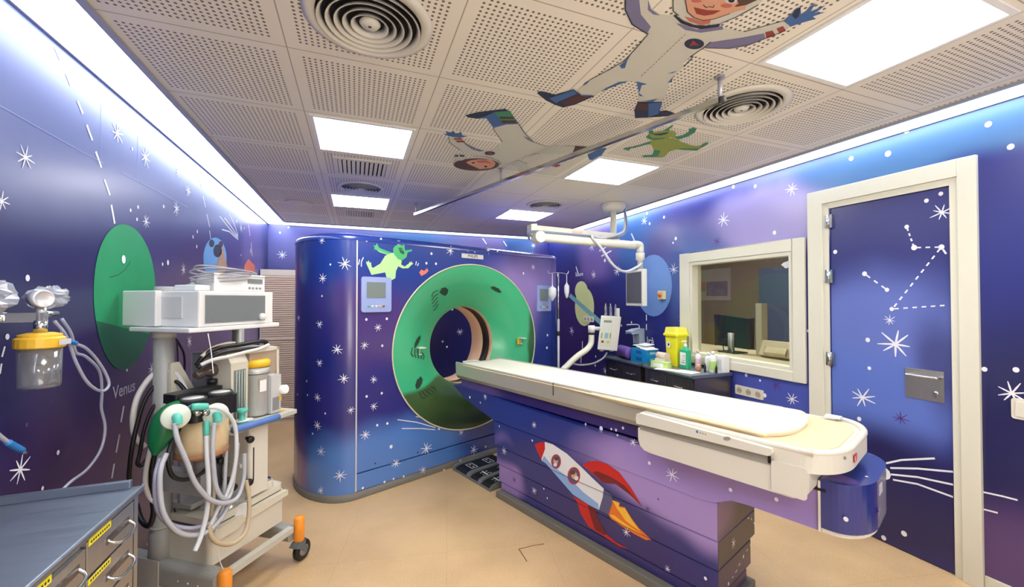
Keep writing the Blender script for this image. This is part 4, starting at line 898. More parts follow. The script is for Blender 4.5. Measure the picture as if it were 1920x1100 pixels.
P = Paint(m, T, 1, -.178, -1); P.dot(1307, 809, 2.4, BLUEP)
for q in range(3): P.dot(1313+q*5, 811+q*1.4, 1, DKGREY)
P.ell((1363, 822), (7, 4), GREY); m.build('side_rail', pt, bevel=.006, seg=3)
MB().box((1.275, -.153, .838), (1.85, -.1495, .872), M('groove_grey', (150, 148, 140), .5)).build('rail_groove', pt)
m = MB(); m.prism(rrect(1.852, .742, 1.968, .862, .012), lambda u, v, t: (u, t, v), -.156, -.1495, SHELL); m.build('side_flap', pt, bevel=.002)
MB().box((1.842, -.158, .846), (1.851, -.15, .872), BLACK).build('clamp_slot', pt)
m = MB(); m.box((2.0735, .03, .868), (2.0755, .075, .895), M('label_red', (196, 36, 40), .4)); m.box((2.0756, .036, .873), (2.076, .044, .89), WHITE); m.box((2.0756, .05, .873), (2.076, .068, .876), M('label_pink', (226, 140, 140), .5)); m.build('warning_label', pt)
for b_ in (-.02, .1): MB().lathe([(.006, 0), (.005, .003), (.0001, .004)], (2.06, b_-.02, .9), GREY, axis=X, n=10).build('screw', pt)
m = MB(); m.box((1.9, .42, .93), (1.96, .47, .937), M('clear_tab', (206, 214, 226), .3)); m.build('side_tab', pt)
# blue end cap
cm_ = mural('mural_end_cap', (28, 52, 150), [(1.99, .03, .09, .05, (140, 110, 196), .35)], (0, 1), rough=.16, coat=.8, wobble=0)
m = MB(); cp = hou(1.982, 2.13, -.04, .47, .002, .11)
m.prism(cp, f3, .612, .795, cm_)
P = Paint(m, T, 1, -.04, -1); P.dot(1586, 973, 4)
m.star(Vector((2.1316, .12, .68)), Y, Z, .035, MC['star_lilac_paint'], seed=4, wd=.004)
P = Paint(m, T, 2, .795, 1); P.dot(1625, 893, 2.6)
m.build('end_cap', pt, bevel=.014, seg=4)
m = MB(); m.prism(hou(1.984, 2.123, -.033, .463, .002, .11), f3, .594, .611, CREAM); m.build('cap_trim', pt, bevel=.004)
MB().box((1.976, -.042, .596), (1.984, .47, .79), CREAM).build('cap_seam', pt)
MB().box((1.955, -.044, .752), (2.0, -.036, .762), BLACK).build('lock_slot', pt)
MB().box((2.1285, .14, .73), (2.132, .2, .765), M('cap_plate', (190, 190, 196), .4)).build('name_plate', pt)

# foot pedals between gantry and table
fp = thing('foot_pedal_board', 'grey floor board with black icon pedals between scanner and table', 'foot pedal', T.o+T.d*-.3+T.n*.16, T.a)
GP = M('pedal_frame_grey', (112, 114, 114), .45, noise=.05)
m = MB(); m.box((-.34, -.2, 0), (.2, .22, .012), GP)
def ramp(a0, a1, mat, z0, z1, y0, y1, nm, **k):
    mm = MB(); mm.prism([(y0, .012), (y1, .012), (y1, z1), (y0+.06, z1), (y0+.02, z1-.008), (y0, z0)], lambda u, v, t: (t, u, v), a0, a1, mat); return mm.build(nm, fp, bevel=.003)
m.build('base_tray', fp)
for a0, a1 in ((-.34, -.31), (-.13, -.085), (.03, .07), (.19, .2)): ramp(a0, a1, GP, .022, .05, -.2, .22, 'divider')
IC = M('icon_white', (226, 226, 222), .5)
for q, (a0, a1) in enumerate(((-.308, -.132), (-.083, .028), (.072, .188))):
    mm = MB(); mm.prism([(-.185, .013), (.215, .013), (.215, .04), (-.12, .04), (-.165, .034), (-.185, .02)], lambda u, v, t: (t, u, v), a0, a1, M('pedal_black', (24, 24, 26), .4))
    def icl(pp, wd=.006): mm.ribbon([Vector((a, b_, .0412)) for a, b_ in pp], wd, Z, IC)
    for y0 in ((-.08, .1) if q == 0 else (-.08, .1)):
        ca = (a0+a1)/2
        if q == 0:
            icl([(ca-.05, y0-.03), (ca+.05, y0-.03), (ca+.05, y0+.03), (ca-.05, y0+.03), (ca-.05, y0-.03)])
            mm.disc((ca-.025, y0, .0412), X, Y, .009, .009, IC, 10); mm.disc((ca+.025, y0, .0412), X, Y, .009, .009, IC, 10)
        else:
            icl([(ca-.035, y0), (ca+.035, y0)], .014); icl([(ca-.02, y0-.018), (ca-.02, y0-.035)]); icl([(ca+.02, y0-.018), (ca+.02, y0-.035)]); icl([(ca-.02, y0+.02), (ca-.02, y0+.04)]); icl([(ca+.01, y0+.02), (ca+.03, y0+.045)])
    mm.build('pedal', fp)

# ================================================================== ANAESTHESIA MACHINE (frame K: x along the right rail, y to the left and back)
am = frame_thing('anaesthesia_machine', 'cream wheeled anaesthesia machine hung with corrugated hoses beside the left wall', 'medical machine', K)
def kp(u, v, q): return K.on(u, v, 1, q)
m = MB(); m.prism(rrect(-.05, .13, .03, .25, .03), lambda u, v, t: (u, t, v), -.03, .66, CARTG); m.prism(rrect(.40, .13, .48, .2, .02), lambda u, v, t: (u, t, v), .0, .66, CARTG)
m.box((.03, -.02, .185), (.42, .015, .215), CART); m.box((.03, .33, .17), (.42, .36, .2), CART); m.box((-.054, .3, .12), (-.05, .46, .26), CART)
for q in range(3): m.lathe([(.004, 0), (.003, .002)], (-.05, .06+.06*q, .19), WHITE, axis=-X, n=8)
m.build('base_frame', am, bevel=.004)
for (p, q) in ((-.01, -.05), (.46, -.02), (-.01, .68), (.44, .68)):
    MB().lathe([(.026, .12), (.028, .125), (.028, .245), (.02, .255), (.0001, .258)], (p, q, 0), ORANGE, n=20).build('bumper', am)
    m = MB(); m.prism([(-.03, .12), (.03, .12), (.028, .085), (.045, .05), (.03, .04), (0, .07), (-.05, .10)], lambda u, v, t: (p+u*.9, q+t, v), -.022, .022, M('caster_grey', (96, 104, 108), .4)); cs_ = m.build('caster', am, bevel=.003)
    m = MB(); m.lathe([(.018, -.016), (.05, -.016), (.056, -.01), (.056, .01), (.05, .016), (.018, .016)], (p+.02, q, .056), BLACK, axis=Y, n=28); m.lathe([(.0001, -.019), (.03, -.018), (.03, .018), (.0001, .019)], (p+.02, q, .056), GREY, axis=Y, n=20); m.build('wheel', cs_)
m = MB(); m.lathe([(.05, .2), (.048, .3), (.046, .37), (.04, .375), (.039, 1.545), (.034, 1.55)], (0, .36, 0), CARTG, n=28, sy=1.1); m.lathe([(.044, .39), (.044, .40)], (0, .36, 0), CART, n=28); m.lathe([(.047, 1.30), (.047, 1.334)], (0, .36, 0), CART, n=28); m.build('column', am)
m = MB(); m.lathe([(.03, .2), (.03, 1.345)], (.43, .4, 0), CARTG, n=20); m.build('column', am)
# lower drawer unit
m = MB(); m.prism(rrect(0, .05, .43, .34, .03), f3, .245, .415, BEIGE); m.prism(rrect(.005, .055, .425, .335, .03), f3, .422, .455, BEIGE); m.prism(rrect(.0, .06, .43, .33, .03), f3, .414, .423, DKGREY)
m.prism([(.12, .455), (.43, .455), (.43, .545), (.36, .53), (.22, .475)], lambda u, v, t: (u, t, v), .2, .33, BEIGE); dw = m.build('drawer_unit', am, bevel=.006)
m = MB(); m.prism([(.0, .36), (.12, .36), (.15, .375), (.43, .385), (.43, .413), (.0, .413)], lambda u, v, t: (u, t, v), .03, .052, BEIGE); m.build('drawer_handle', dw, bevel=.004)
p = kp(498, 905, .1); m = MB(); m.lathe([(.036, -.08), (.036, .01), (.03, .018)], p, BEIGE, n=24); m.lathe([(.026, .018), (.024, .026), (.0001, .028)], p, CHROME, n=24); m.build('canister_post', am)
m = MB(); m.lathe([(.03, 0), (.034, .006), (.034, .03)], kp(455, 955, .06), WHITE, axis=(-.6, -.6, .2), n=20); m.lathe([(.034, 0), (.034, .03)], kp(455, 955, .06)+Vector((.02, .02, 0)), DKGREY, axis=(.6, .6, -.1), n=20); m.build('flow_port', am)
# crumpled clear bag lying on the drawer unit
rd = random.Random(3); m = MB(); V = []; na, nb = 14, 8
for i in range(na+1):
    for j in range(nb+1): V.append((.06+.3*i/na, .07+.18*j/nb, .457+.05*math.sin(PI*i/na)*math.sin(PI*j/nb)*(1+rd.uniform(-.5, .6))+rd.uniform(0, .012)))
m.add(V, [(i*(nb+1)+j, (i+1)*(nb+1)+j, (i+1)*(nb+1)+j+1, i*(nb+1)+j+1) for i in range(na) for j in range(nb)], glassy('film_bag', (235, 238, 240), .3, .1, film=.3), False)
o = m.build('plastic_bag', loc=K.o, rot=K.a); tag(o, 'crumpled clear plastic bag lying on the lower drawer unit', 'plastic bag')
# back plate, shelf beam and right column with knobs
m = MB(); m.box((.02, .27, .5), (.28, .29, .86), LAVG); m.build('back_plate', am)
m = MB(); m.box((.02, .2, .475), (.3, .34, .5), CARTG); m.build('shelf_beam', am, bevel=.004)
m = MB(); m.prism(rrect(.2, .05, .32, .24, .015), f3, .47, .83, CREAM); m.box((.22, .048, .55), (.226, .052, .72), INK); m.box((.19, .1, .62), (.2, .2, .64), CREAM); m.build('valve_column', am, bevel=.004)
for (u, v, q) in ((468, 823, .03), (466, 903, .03), (413, 863, .03), (425, 900, .03), (436, 912, .03)):
    MB().lathe([(.008, -.03), (.01, 0), (.017, .003), (.018, .014), (.014, .02), (.0001, .021)], kp(u, v, q), BLACK, axis=(-.3, -1, 0), n=16).build('control_knob', am)
# work surface
m = MB(); m.box((.05, -.01, .84), (.45, .36, .865), CART); ws = m.build('work_surface', am, bevel=.004)
m = MB(); m.tube([kp(437, 806, -.02), kp(470, 797, -.02), kp(522, 781, -.02)], .017, BLUEP, n=12); m.build('edge_rail', am)
m = MB(); m.poly([(.32, .03, .8665), (.42, .03, .8665), (.42, .12, .8665), (.32, .12, .8665)], YEL); m.box((.34, .05, .8668), (.39, .09, .867), RED); m.build('yellow_label', ws)
# body panel and flowmeter tower
m = MB(); m.prism([(.1, .862), (.1, 1.16), (.13, 1.215), (.36, 1.21), (.36, .862)], lambda u, v, t: (t, u, v), .135, .21, LAVG)
m.prism([(.085, .862), (.085, 1.165), (.115, 1.215), (.2, 1.225), (.2, .862)], lambda u, v, t: (t, u, v), .125, .215, BEIGE); fm_ = m.build('flowmeter_tower', am, bevel=.004)
m = MB(); m.box((.138, .081, .88), (.202, .086, 1.13), M('gauge_glass_grey', (128, 138, 132), .2))
for q in range(4): m.cyl((.147+.015*q, .078, .885), (.147+.015*q, .078, 1.125), .0022, M('float_tube', (176, 184, 176), .2), n=8)
for q in range(18): m.box((.14, .0795, .89+.0125*q), (.2, .081, .8912+.0125*q), M('scale_lines', (60, 66, 64), .6))
m.build('flow_tubes', fm_)
m = MB(); m.box((.23, .09, 1.05), (.41, .3, 1.215), M('vapour_bay', (168, 150, 130), .6)); m.box((.40, .085, .86), (.415, .3, 1.225), BEIGE); m.box((.215, .085, 1.205), (.415, .3, 1.225), BEIGE); m.build('vaporizer_bay', am)
m = MB(); m.lathe([(.052, .87), (.056, .88), (.056, 1.08), (.06, 1.085), (.06, 1.125)], (.285, .1, 0), M('vapour_silver', (190, 190, 184), .35, metal=.3), n=28); m.lathe([(.061, 1.09), (.061, 1.094)], (.285, .1, 0), DKGREY, n=28)
m.box((.31, .03, .87), (.375, .12, 1.075), M('vapour_grey', (196, 196, 194), .4)); m.box((.32, .028, .885), (.36, .031, .955), GREY); vp = m.build('vaporizer', am)
MB().lathe([(.05, 1.125), (.062, 1.13), (.062, 1.158), (.05, 1.165), (.0001, 1.166)], (.285, .1, 0), YEL, n=28).build('dial', vp)
MB().box((.25, .041, 1.0), (.29, .044, 1.06), WHITE).build('label', vp); MB().box((.365, .027, .93), (.376, .04, .955), YEL).build('yellow_label', vp)
m = MB(); m.lathe([(.022, 0), (.026, .01), (.026, .03), (.02, .035)], (.385, .04, .985), WHITE, axis=(0, -1, .1), n=16); m.build('fill_port', vp)
m = MB(); m.prism([(0, 1.03), (.09, 1.0), (.09, 1.03), (.03, 1.18), (0, 1.18)], lambda u, v, t: (-.01+u*1.3, t, v), .3, .31, BEIGE); m.build('bracket_plate', am, bevel=.002)
p = kp(368, 703, .2); q_ = kp(395, 694, .2)
m = MB(); m.lathe([(.012, -.01), (.022, 0), (.024, .02), (.018, .035), (.03, .06), (.034, .085), (.024, .105), (.0001, .11)], p, M('smoked_brown', (92, 76, 66), .15, coat=.5), axis=(q_-p), n=20); m.build('pressure_bulb', am)
m = MB(); m.cyl(kp(398, 715, .18)-Z*.01, kp(398, 715, .18)+Z*.012, .022, BLACK); m.cyl(kp(396, 718, .18), kp(394, 750, .18), .012, DKGREY); m.build('mount_knob', am)
# absorber: black head, gauges, beige canister
ac = Vector((-.045, .05, 0))
m = MB(); m.prism(rrect(-.145, -.03, .075, .15, .03), f3, .955, 1.04, M('absorber_black', (30, 30, 32), .35)); m.prism(rrect(-.14, .08, .08, .16, .01), f3, 1.03, 1.07, MC['absorber_black']); hd = m.build('absorber_head', am, bevel=.006)
for px_ in (-.10, .025):
    m = MB(); m.lathe([(.048, 1.035), (.05, 1.05), (.046, 1.056), (.044, 1.050), (.0001, 1.05)], (px_, .03, 0), DKGREY, n=28); gd = m.build('gauge', hd)
    MB().lathe([(.04, 1.0505), (.038, 1.054), (.0001, 1.058)], (px_, .03, 0), M('gauge_face', (206, 206, 200), .25, noise=.25, nscale=60), n=28).build('gauge_face', gd)
m = MB(); m.lathe([(.085, .80), (.098, .805), (.1, .83), (.1, .955)], ac, M('canister_tan', (206, 182, 142), .3, noise=.08, nscale=90), n=36); m.lathe([(.094, .785), (.101, .79), (.101, .806), (.094, .81)], ac, M('canister_ring', (168, 118, 82), .4), n=36); m.build('absorber_canister', am)
m = MB(); m.cyl(ac+Z*.70, ac+Z*.79, .03, GREY); m.box(ac+Vector((-.02, -.02, .6)), ac+Vector((.02, .25, .7)), CARTG); m.build('absorber_support', am)
for q in range(2):
    MB().lathe([(.014, 0), (.014, .02), (.0001, .022)], kp(366+q*16, 773, -.05), CHROME, axis=-Y, n=14).build('port_knob', am)
VAX = Vector((-.45, -1, .12)).normalized()
for (u, v) in ((330, 781), (405, 777)):
    p = kp(u, v, -.05); m = MB(); m.lathe([(.026, -.05), (.03, -.012), (.048, -.008), (.05, 0), (.047, .004), (.0001, .006)], p, M('valve_disc_white', (214, 222, 208), .3), axis=VAX, n=32); m.lathe([(.049, -.011), (.0505, -.009), (.0505, -.004)], p, M('valve_rim_yellow', (222, 208, 110), .4), axis=VAX, n=32, cap=False); vd = m.build('valve_disc', am)
    m = MB(); m.tube([p+VAX*.004, p+VAX*.022+Z*-.004, p+VAX*.03+Z*-.03], .016, TURQ, n=14); m.build('elbow', vd)
# work-surface fittings
m = MB(); p = Vector((.13, .02, .866)); m.lathe([(.02, 0), (.026, .01), (.026, .02), (.012, .03), (.012, .06), (.024, .064), (.024, .08)], p, TURQ, n=18); m.lathe([(.022, 0), (.022, .012)], p+Vector((.06, .03, 0)), M('fitting_white', (220, 226, 224), .3), n=16); m.lathe([(.03, .02), (.03, .026)], p, WHITE, n=20); m.build('filter_fitting', am)
# green breathing bag
m = MB(); bp = [kp(u, v, .06) for u, v in ((354, 762), (336, 768), (318, 784), (305, 808), (296, 834), (290, 853))]
GB = M('breathing_bag_green', (18, 108, 64), .35, noise=.12)
m.tube(bp, lambda f: .012+.049*math.sin(PI*min(1, f*1.02+.02))**.8*(1-.3*f), GB, n=16, k=8); m.build('breathing_bag', am)
m = MB(); m.tube([kp(347, 766, .03), kp(357, 764, -.0), kp(366, 762, -.07)], .013, M('connector_lilac', (172, 160, 206), .35), n=12); m.tube([kp(360, 763, -.07), kp(372, 762, -.075), kp(388, 762, -.08)], .015, TURQ, n=12); m.build('y_connector', am)
def hose(name, pts, r, mat, corr=0., pitch=.0066, n=10, k=8): return MB().tube([kp(*p) for p in pts], r, mat, corr=corr, pitch=pitch, n=n, k=k).build(name, am)
HC = M('hose_clear_grey', (186, 188, 196), .35); HB = M('hose_beige', (196, 178, 146), .45); HW = M('hose_milky', (212, 216, 220), .3); BH = M('hose_black', (20, 20, 22), .35); WH = M('hose_white', (210, 208, 204), .35)
hose('corrugated_hose', [(327, 793, -.075), (333, 825, -.085), (350, 865, -.09), (366, 905, -.09), (392, 935, -.085), (420, 943, -.08), (445, 932, -.06), (457, 895, -.05), (458, 850, -.04)], 0.0092, HC, .12)
hose('corrugated_hose', [(402, 792, -.075), (399, 830, -.08), (400, 870, -.08), (406, 915, -.075), (420, 935, -.07), (432, 925, -.05), (440, 880, -.03), (446, 830, -.02)], 0.0089, HC, .12)
hose('corrugated_hose', [(425, 830, .0), (423, 870, -.01), (421, 910, -.02), (418, 950, -.03), (405, 990, -.04)], 0.0079, HC, .12)
hose('smooth_hose', [(386, 763, -.08), (408, 765, -.085), (430, 778, -.085), (442, 805, -.08), (443, 850, -.08), (437, 890, -.07), (425, 925, -.06), (408, 955, -.05), (392, 990, -.045)], 0.0083, HW)
hose('smooth_hose', [(387, 800, -.05), (388, 850, -.06), (391, 900, -.065), (389, 950, -.065), (381, 990, -.065), (373, 1015, -.07), (365, 1033, -.075)], 0.0099, HW)
MB().tube([kp(387, 790, -.045), kp(387, 803, -.05), kp(387.5, 815, -.052)], .0125, TURQ, n=12).build('hose_connector', am)
hose('corrugated_hose', [(312, 850, -.0), (301, 880, -.02), (300, 920, -.03), (306, 960, -.04), (325, 990, -.045), (352, 1003, -.05), (385, 998, -.05), (412, 975, -.05), (430, 945, -.04)], 0.0096, HC, .12)
hose('corrugated_hose', [(300, 860, .03), (292, 890, .0), (291, 930, -.0), (300, 965, -.01), (325, 985, -.02), (360, 990, -.03), (395, 982, -.03)], 0.0086, M('hose_lilac_clear', (172, 168, 190), .35), .12)
hose('corrugated_hose', [(461, 900, -.03), (467, 935, -.05), (466, 970, -.06), (458, 1000, -.07), (437, 1018, -.07), (412, 1018, -.07), (397, 1005, -.06), (392, 985, -.05)], 0.0096, HB, .12)
hose('corrugated_hose', [(399, 860, .02), (401, 920, .0), (397, 960, -.01), (396, 990, -.02)], 0.0079, HB, .12)
hose('black_hose', [(338, 800, .05), (322, 830, .02), (315, 860, .0), (322, 890, -.0), (342, 899, -.0), (368, 893, .0), (385, 880, .02), (395, 862, .05)], .0085, BH)
hose('supply_hose', [(345, 740, .28), (320, 698, .33), (290, 700, .38), (262, 735, .4), (250, 775, .4), (252, 815, .4), (272, 838, .38)], .012, WH)
hose('supply_hose', [(352, 738, .26), (335, 705, .3), (316, 693, .32)], .012, WH)
hose('supply_hose', [(350, 735, .24), (330, 715, .30), (300, 715, .36), (272, 750, .38), (256, 800, .38), (246, 850, .38), (242, 900, .4), (246, 950, .4)], .009, BH)
hose('supply_hose', [(315, 745, .34), (290, 760, .36), (272, 800, .36), (262, 850, .36), (258, 868, .36), (266, 872, .36), (280, 850, .35), (292, 800, .33)], .008, BH)
hose('supply_hose', [(298, 828, .22), (286, 870, .22), (286, 930, .22), (288, 960, .22), (280, 985, .24), (265, 975, .3), (256, 945, .36)], .011, BH)
hose('supply_hose', [(296, 800, .2), (283, 840, .2), (274, 880, .22), (273, 910, .22), (283, 935, .22), (300, 945, .18)], .0095, WH)
hose('supply_hose', [(368, 685, .16), (385, 665, .14), (410, 652, .12), (450, 646, .11), (485, 640, .1), (498, 641, .1), (499, 646, .1)], .011, BH)
hose('supply_hose', [(370, 690, .14), (390, 672, .12), (420, 660, .11), (455, 655, .1), (490, 652, .1)], .010, BH)
hose('supply_hose', [(376, 684, .12), (400, 674, .1), (430, 668, .08), (460, 660, .07), (485, 654, .07), (504, 646, .07)], .009, WH)
hose('supply_hose', [(378, 668, .14), (400, 652, .14), (425, 644, .13), (440, 643, .13)], .009, M('hose_cream', (206, 196, 176), .4))
hose('power_cable', [(330, 635, .3), (336, 645, .3), (345, 665, .32), (345, 700, .34), (335, 760, .36)], .0045, BLACK)
hose('power_cable', [(332, 640, .3), (334, 700, .33), (333, 740, .35)], .0035, BLACK)
hose('power_cable', [(327, 953, .3), (332, 990, .32), (330, 1010, .34), (315, 1035, .36)], .004, BLACK)
hose('power_cable', [(348, 950, .3), (342, 985, .32), (325, 1020, .34), (318, 1030, .36)], .004, BLACK)
hose('sampling_line', [(390, 625, .05), (396, 660, .04), (400, 700, .02)], .002, WHITE); hose('sampling_line', [(405, 980, -.03), (412, 1050, -.03), (432, 1090, -.03)], .0018, WHITE)
hose('clear_drain_tube', [(497, 800, .1), (495, 850, .1), (487, 875, .1), (478, 885, .1)], .006, TURQ)
m = MB(); m.box(kp(345, 768, .18)-Vector((.03, .02, .05)), kp(345, 768, .18)+Vector((.02, .02, .06)), M('black_block', (34, 34, 36), .5)); m.tube([kp(303, 768, .25), kp(330, 750, .22), kp(350, 742, .2)], .006, CHROME, n=8); m.build('hose_manifold', am)
# top display housing on its white shelf
WHT = M('housing_white', (224, 224, 222), .4)
m = MB(); m.box((-.08, .09, 1.335), (.42, .47, 1.356), WHT); m.build('top_shelf', am, bevel=.004)
m = MB(); m.box((-.03, .1, 1.357), (.385, .44, 1.528), WHT); th = m.build('display_housing', am, bevel=.006)
m = MB(); m.box((.0, .0965, 1.375), (.33, .0995, 1.508), M('screen_grey', (118, 124, 128), .12, coat=.5)); m.build('screen', th)
MB().lathe([(.018, 0), (.018, .014), (.015, .02), (.0001, .021)], (.305, .0965, 1.395), WHT, axis=-Y, n=24).build('rotary_knob', th)
m = MB(); m.box((-.034, .2, 1.4), (-.03, .4, 1.5), M('side_vent', (206, 206, 206), .5)); m.build('side_panel', th)
m = MB(); m.box((-.06, .33, 1.36), (-.03, .55, 1.53), WHT); m.build('side_bracket', am, bevel=.004)
# small device with coiled lead, standing on the housing
dv = thing('monitor_unit', 'small white keypad unit with coiled grey lead, on top of the anaesthesia machine', 'medical device', K.o+K.d*.2+K.n*.24+Z*1.5285, K.a)
m = MB(); m.prism([(-.1, 0), (.08, 0), (.08, .03), (-.04, .085), (-.1, .085)], lambda u, v, t: (t, u, v), -.12, .16, WHT); m.build('body', dv, bevel=.006)
m = MB()
for q in range(4): m.lathe([(.007, 0), (.007, .003), (.0001, .004)], (.07+.022*q, -.1, .02), GREY, axis=-Y, n=10)
m.box((.06, -.103, .045), (.15, -.1, .07), MC['screen_grey']); m.build('keypad', dv)
m = MB(); rd = random.Random(5)
for q in range(6):
    rx, ry = .15+rd.uniform(-.025, .02), .075+rd.uniform(-.02, .015); z0 = .06+.009*q
    m.tube([Vector((-.01+rx*math.cos(a)+.012*math.sin(3*a+q), -.03+ry*math.sin(a), z0+.02*math.cos(a+q*.5))) for a in [2*PI*i/20 for i in range(21)]], .004, M('lead_grey', (150, 150, 156), .4), n=6, k=2)
m.build('coiled_lead', dv)
m = MB(); m.box((-.2, -.08, 0), (-.125, .06, .03), WHT); tag(m.build('tray', loc=K.o+K.d*.2+K.n*.24+Z*1.5285, rot=K.a, bevel=.006), 'small white plastic tray left of the keypad unit on the anaesthesia machine', 'tray')

# ================================================================== LEFT WALL: suction jar, clear bags, tubes; steel drawer cabinet
def wp(u, v, x): return W.on(u, v, 0, x)
jc = Vector((-.95, 1.772, 0))
sj = thing('suction_jar', 'clear suction jar with yellow lid and pressure gauge on the left wall', 'suction jar', (jc.x, jc.y, 1.205))
m = MB(); m.lathe([(.0001, .004), (.044, .004), (.047, .0), (.048, .01), (.050, .13), (.0485, .13), (.046, .012), (.0001, .01)], (0, 0, 0), CLEAR, n=36); m.build('jar', sj)
m = MB(); m.lathe([(.053, .126), (.058, .13), (.058, .158), (.05, .163), (.05, .17), (.03, .176), (.0001, .176)], (0, 0, 0), M('lid_yellow', (232, 184, 52), .4, noise=.05), n=20, smooth=False); ld = m.build('lid', sj)
m = MB(); m.prism([(-.026, .136), (.026, .136), (.026, .153), (-.026, .153)], lambda u, v, t: (t+.012, u, v), .047, .049, WHITE)
m.box((-.0+.0615, -.026, .136), (.0625, .026, .153), M('label_grey', (206, 208, 216), .5)); m.build('label', ld)
m = MB(); m.cyl((0, 0, .176), (0, 0, .215), .016, CHROME); m.box((-.13, -.012, .21), (.012, .012, .24), CHROME); m.cyl((0, -.0, .21), (0, .0, .265), .013, M('regulator_grey', (170, 172, 176), .3, metal=.5)); m.cyl((0, -.0, .235), (0, .07, .235), .01, CHROME); m.lathe([(.016, 0), (.016, .05)], (-.129, 0, .225), CHROME, axis=X, n=16); m.build('regulator', sj)
m = MB(); m.lathe([(.027, 0), (.028, .03), (.024, .034), (.023, .03), (.0001, .03)], (-.01, 0, .285), M('gauge_white', (214, 214, 216), .3, metal=.3), axis=(.8, -.5, 0), n=28); m.cyl((0, 0, .25), (0, 0, .27), .009, CHROME); m.build('gauge', sj)
m = MB(); m.lathe([(.012, 0), (.02, .02), (.0001, .035)], (0, 0, .07), GREY, n=6); m.build('float_valve', sj)
def crumple(name, c, rx, ry, rz, seed, lbl):
    rd = random.Random(seed); n1_, n2_ = 18, 12; V = []
    for j in range(n2_+1):
        for i in range(n1_):
            a = 2*PI*i/n1_; b_ = PI*j/n2_; s_ = 1+rd.uniform(-.22, .2)*(math.sin(b_) > .1)
            V.append((rx*math.cos(a)*math.sin(b_)*s_, ry*math.sin(a)*math.sin(b_)*s_+.2*ry*math.cos(b_), rz*math.cos(b_)*s_))
    mm = MB(); mm.add(V, [(j*n1_+i, j*n1_+(i+1) % n1_, (j+1)*n1_+(i+1) % n1_, (j+1)*n1_+i) for j in range(n2_) for i in range(n1_)], glassy('crumpled_film', (232, 236, 242), .5, .12, film=.28, filmcol=(226, 230, 238)), False)
    o = mm.build(name, loc=c); return tag(o, lbl, 'plastic bag')
crumple('plastic_bag', (-.985, 1.575, 1.49), .05, .13, .055, 2, 'clear crumpled bag hanging at the left edge beside the pressure gauge')
crumple('plastic_bag', (-.99, 1.88, 1.495), .04, .075, .038, 9, 'small clear bag behind the pressure gauge on the left wall')
m = MB(); m.tube([wp(u, v, x) for u, v, x in ((102, 602, -.97), (125, 632, -.97), (143, 680, -.96), (165, 718, -.955), (190, 733, -.955), (204, 722, -.96), (198, 700, -.965), (180, 672, -.97), (160, 652, -.965), (140, 644, -.955))], .0055, TUBE, n=8); o = m.build('suction_tube'); tag(o, 'clear tube looping down from the wall regulator back to the yellow lid', 'tube')
m = MB(); m.tube([wp(u, v, x) for u, v, x in ((102, 638, -.95), (120, 637, -.95), (142, 643, -.953))], .0078, M('connector_blue', (40, 130, 206), .4), n=10); m.build('blue_connector', o)
o.location = (0, 0, 0)
m = MB(); m.tube([wp(u, v, x) for u, v, x in ((116, 598, -.985), (133, 625, -.99), (142, 660, -1.0), (160, 668, -1.0), (186, 695, -1.01), (191, 735, -1.02), (190, 765, -1.03), (197, 800, -1.03), (190, 840, -1.03), (165, 878, -1.03), (130, 905, -1.02), (98, 940, -1.0), (60, 990, -1.0))], .0055, TUBE, n=8); tag(m.build('drain_tube'), 'long clear tube hanging down the left wall behind the steel cabinet', 'tube')
m = MB(); m.tube([wp(u, v, -.97) for u, v in ((-60, 770), (-20, 800), (3, 820), (20, 833))], .006, TUBE, n=8); o = m.build('loose_tube'); tag(o, 'short clear tube with a blue end at the left edge', 'tube')
m = MB(); m.tube([wp(u, v, -.97) for u, v in ((14, 829), (26, 836), (41, 844))], .0095, MC['connector_blue'], n=10); m.tube([wp(41, 844, -.97), wp(48, 849, -.97)], .005, CLEAR, n=8); m.build('blue_connector', o)
# steel cabinet
sc = thing('steel_cabinet', 'brushed steel drawer cabinet with yellow labels in the lower left corner', 'drawer cabinet', (-.86, .9, 0))
def S(x, y, z): return (x+.86, y-.9, z)
m = MB(); m.box(S(-1.07, .15, .08), S(-.65, 1.628, .868), STEEL); m.build('carcass', sc)
m = MB(); m.box(S(-1.075, .14, .872), S(-.636, 1.648, .892), STEELT); m.box(S(-1.075, 1.632, .892), S(-.66, 1.648, .916), STEELT); m.box(S(-1.075, .14, .892), S(-1.06, 1.632, .916), STEELT); m.prism([(-.636, .872), (-.63, .878), (-.63, .892), (-.636, .895)], lambda u, v, t: S(u, t, v), .14, 1.648, STEELT); m.build('worktop', sc, bevel=.002)
m = MB(); m.box(S(-.65, 1.605, .06), S(-.638, 1.628, .87), STEEL); m.build('corner_post', sc)
m = MB(); m.box(S(-1.06, .16, 0), S(-.67, 1.61, .08), DKGREY); m.build('kick_base', sc)
YL = M('label_yellow', (244, 228, 30), .45)
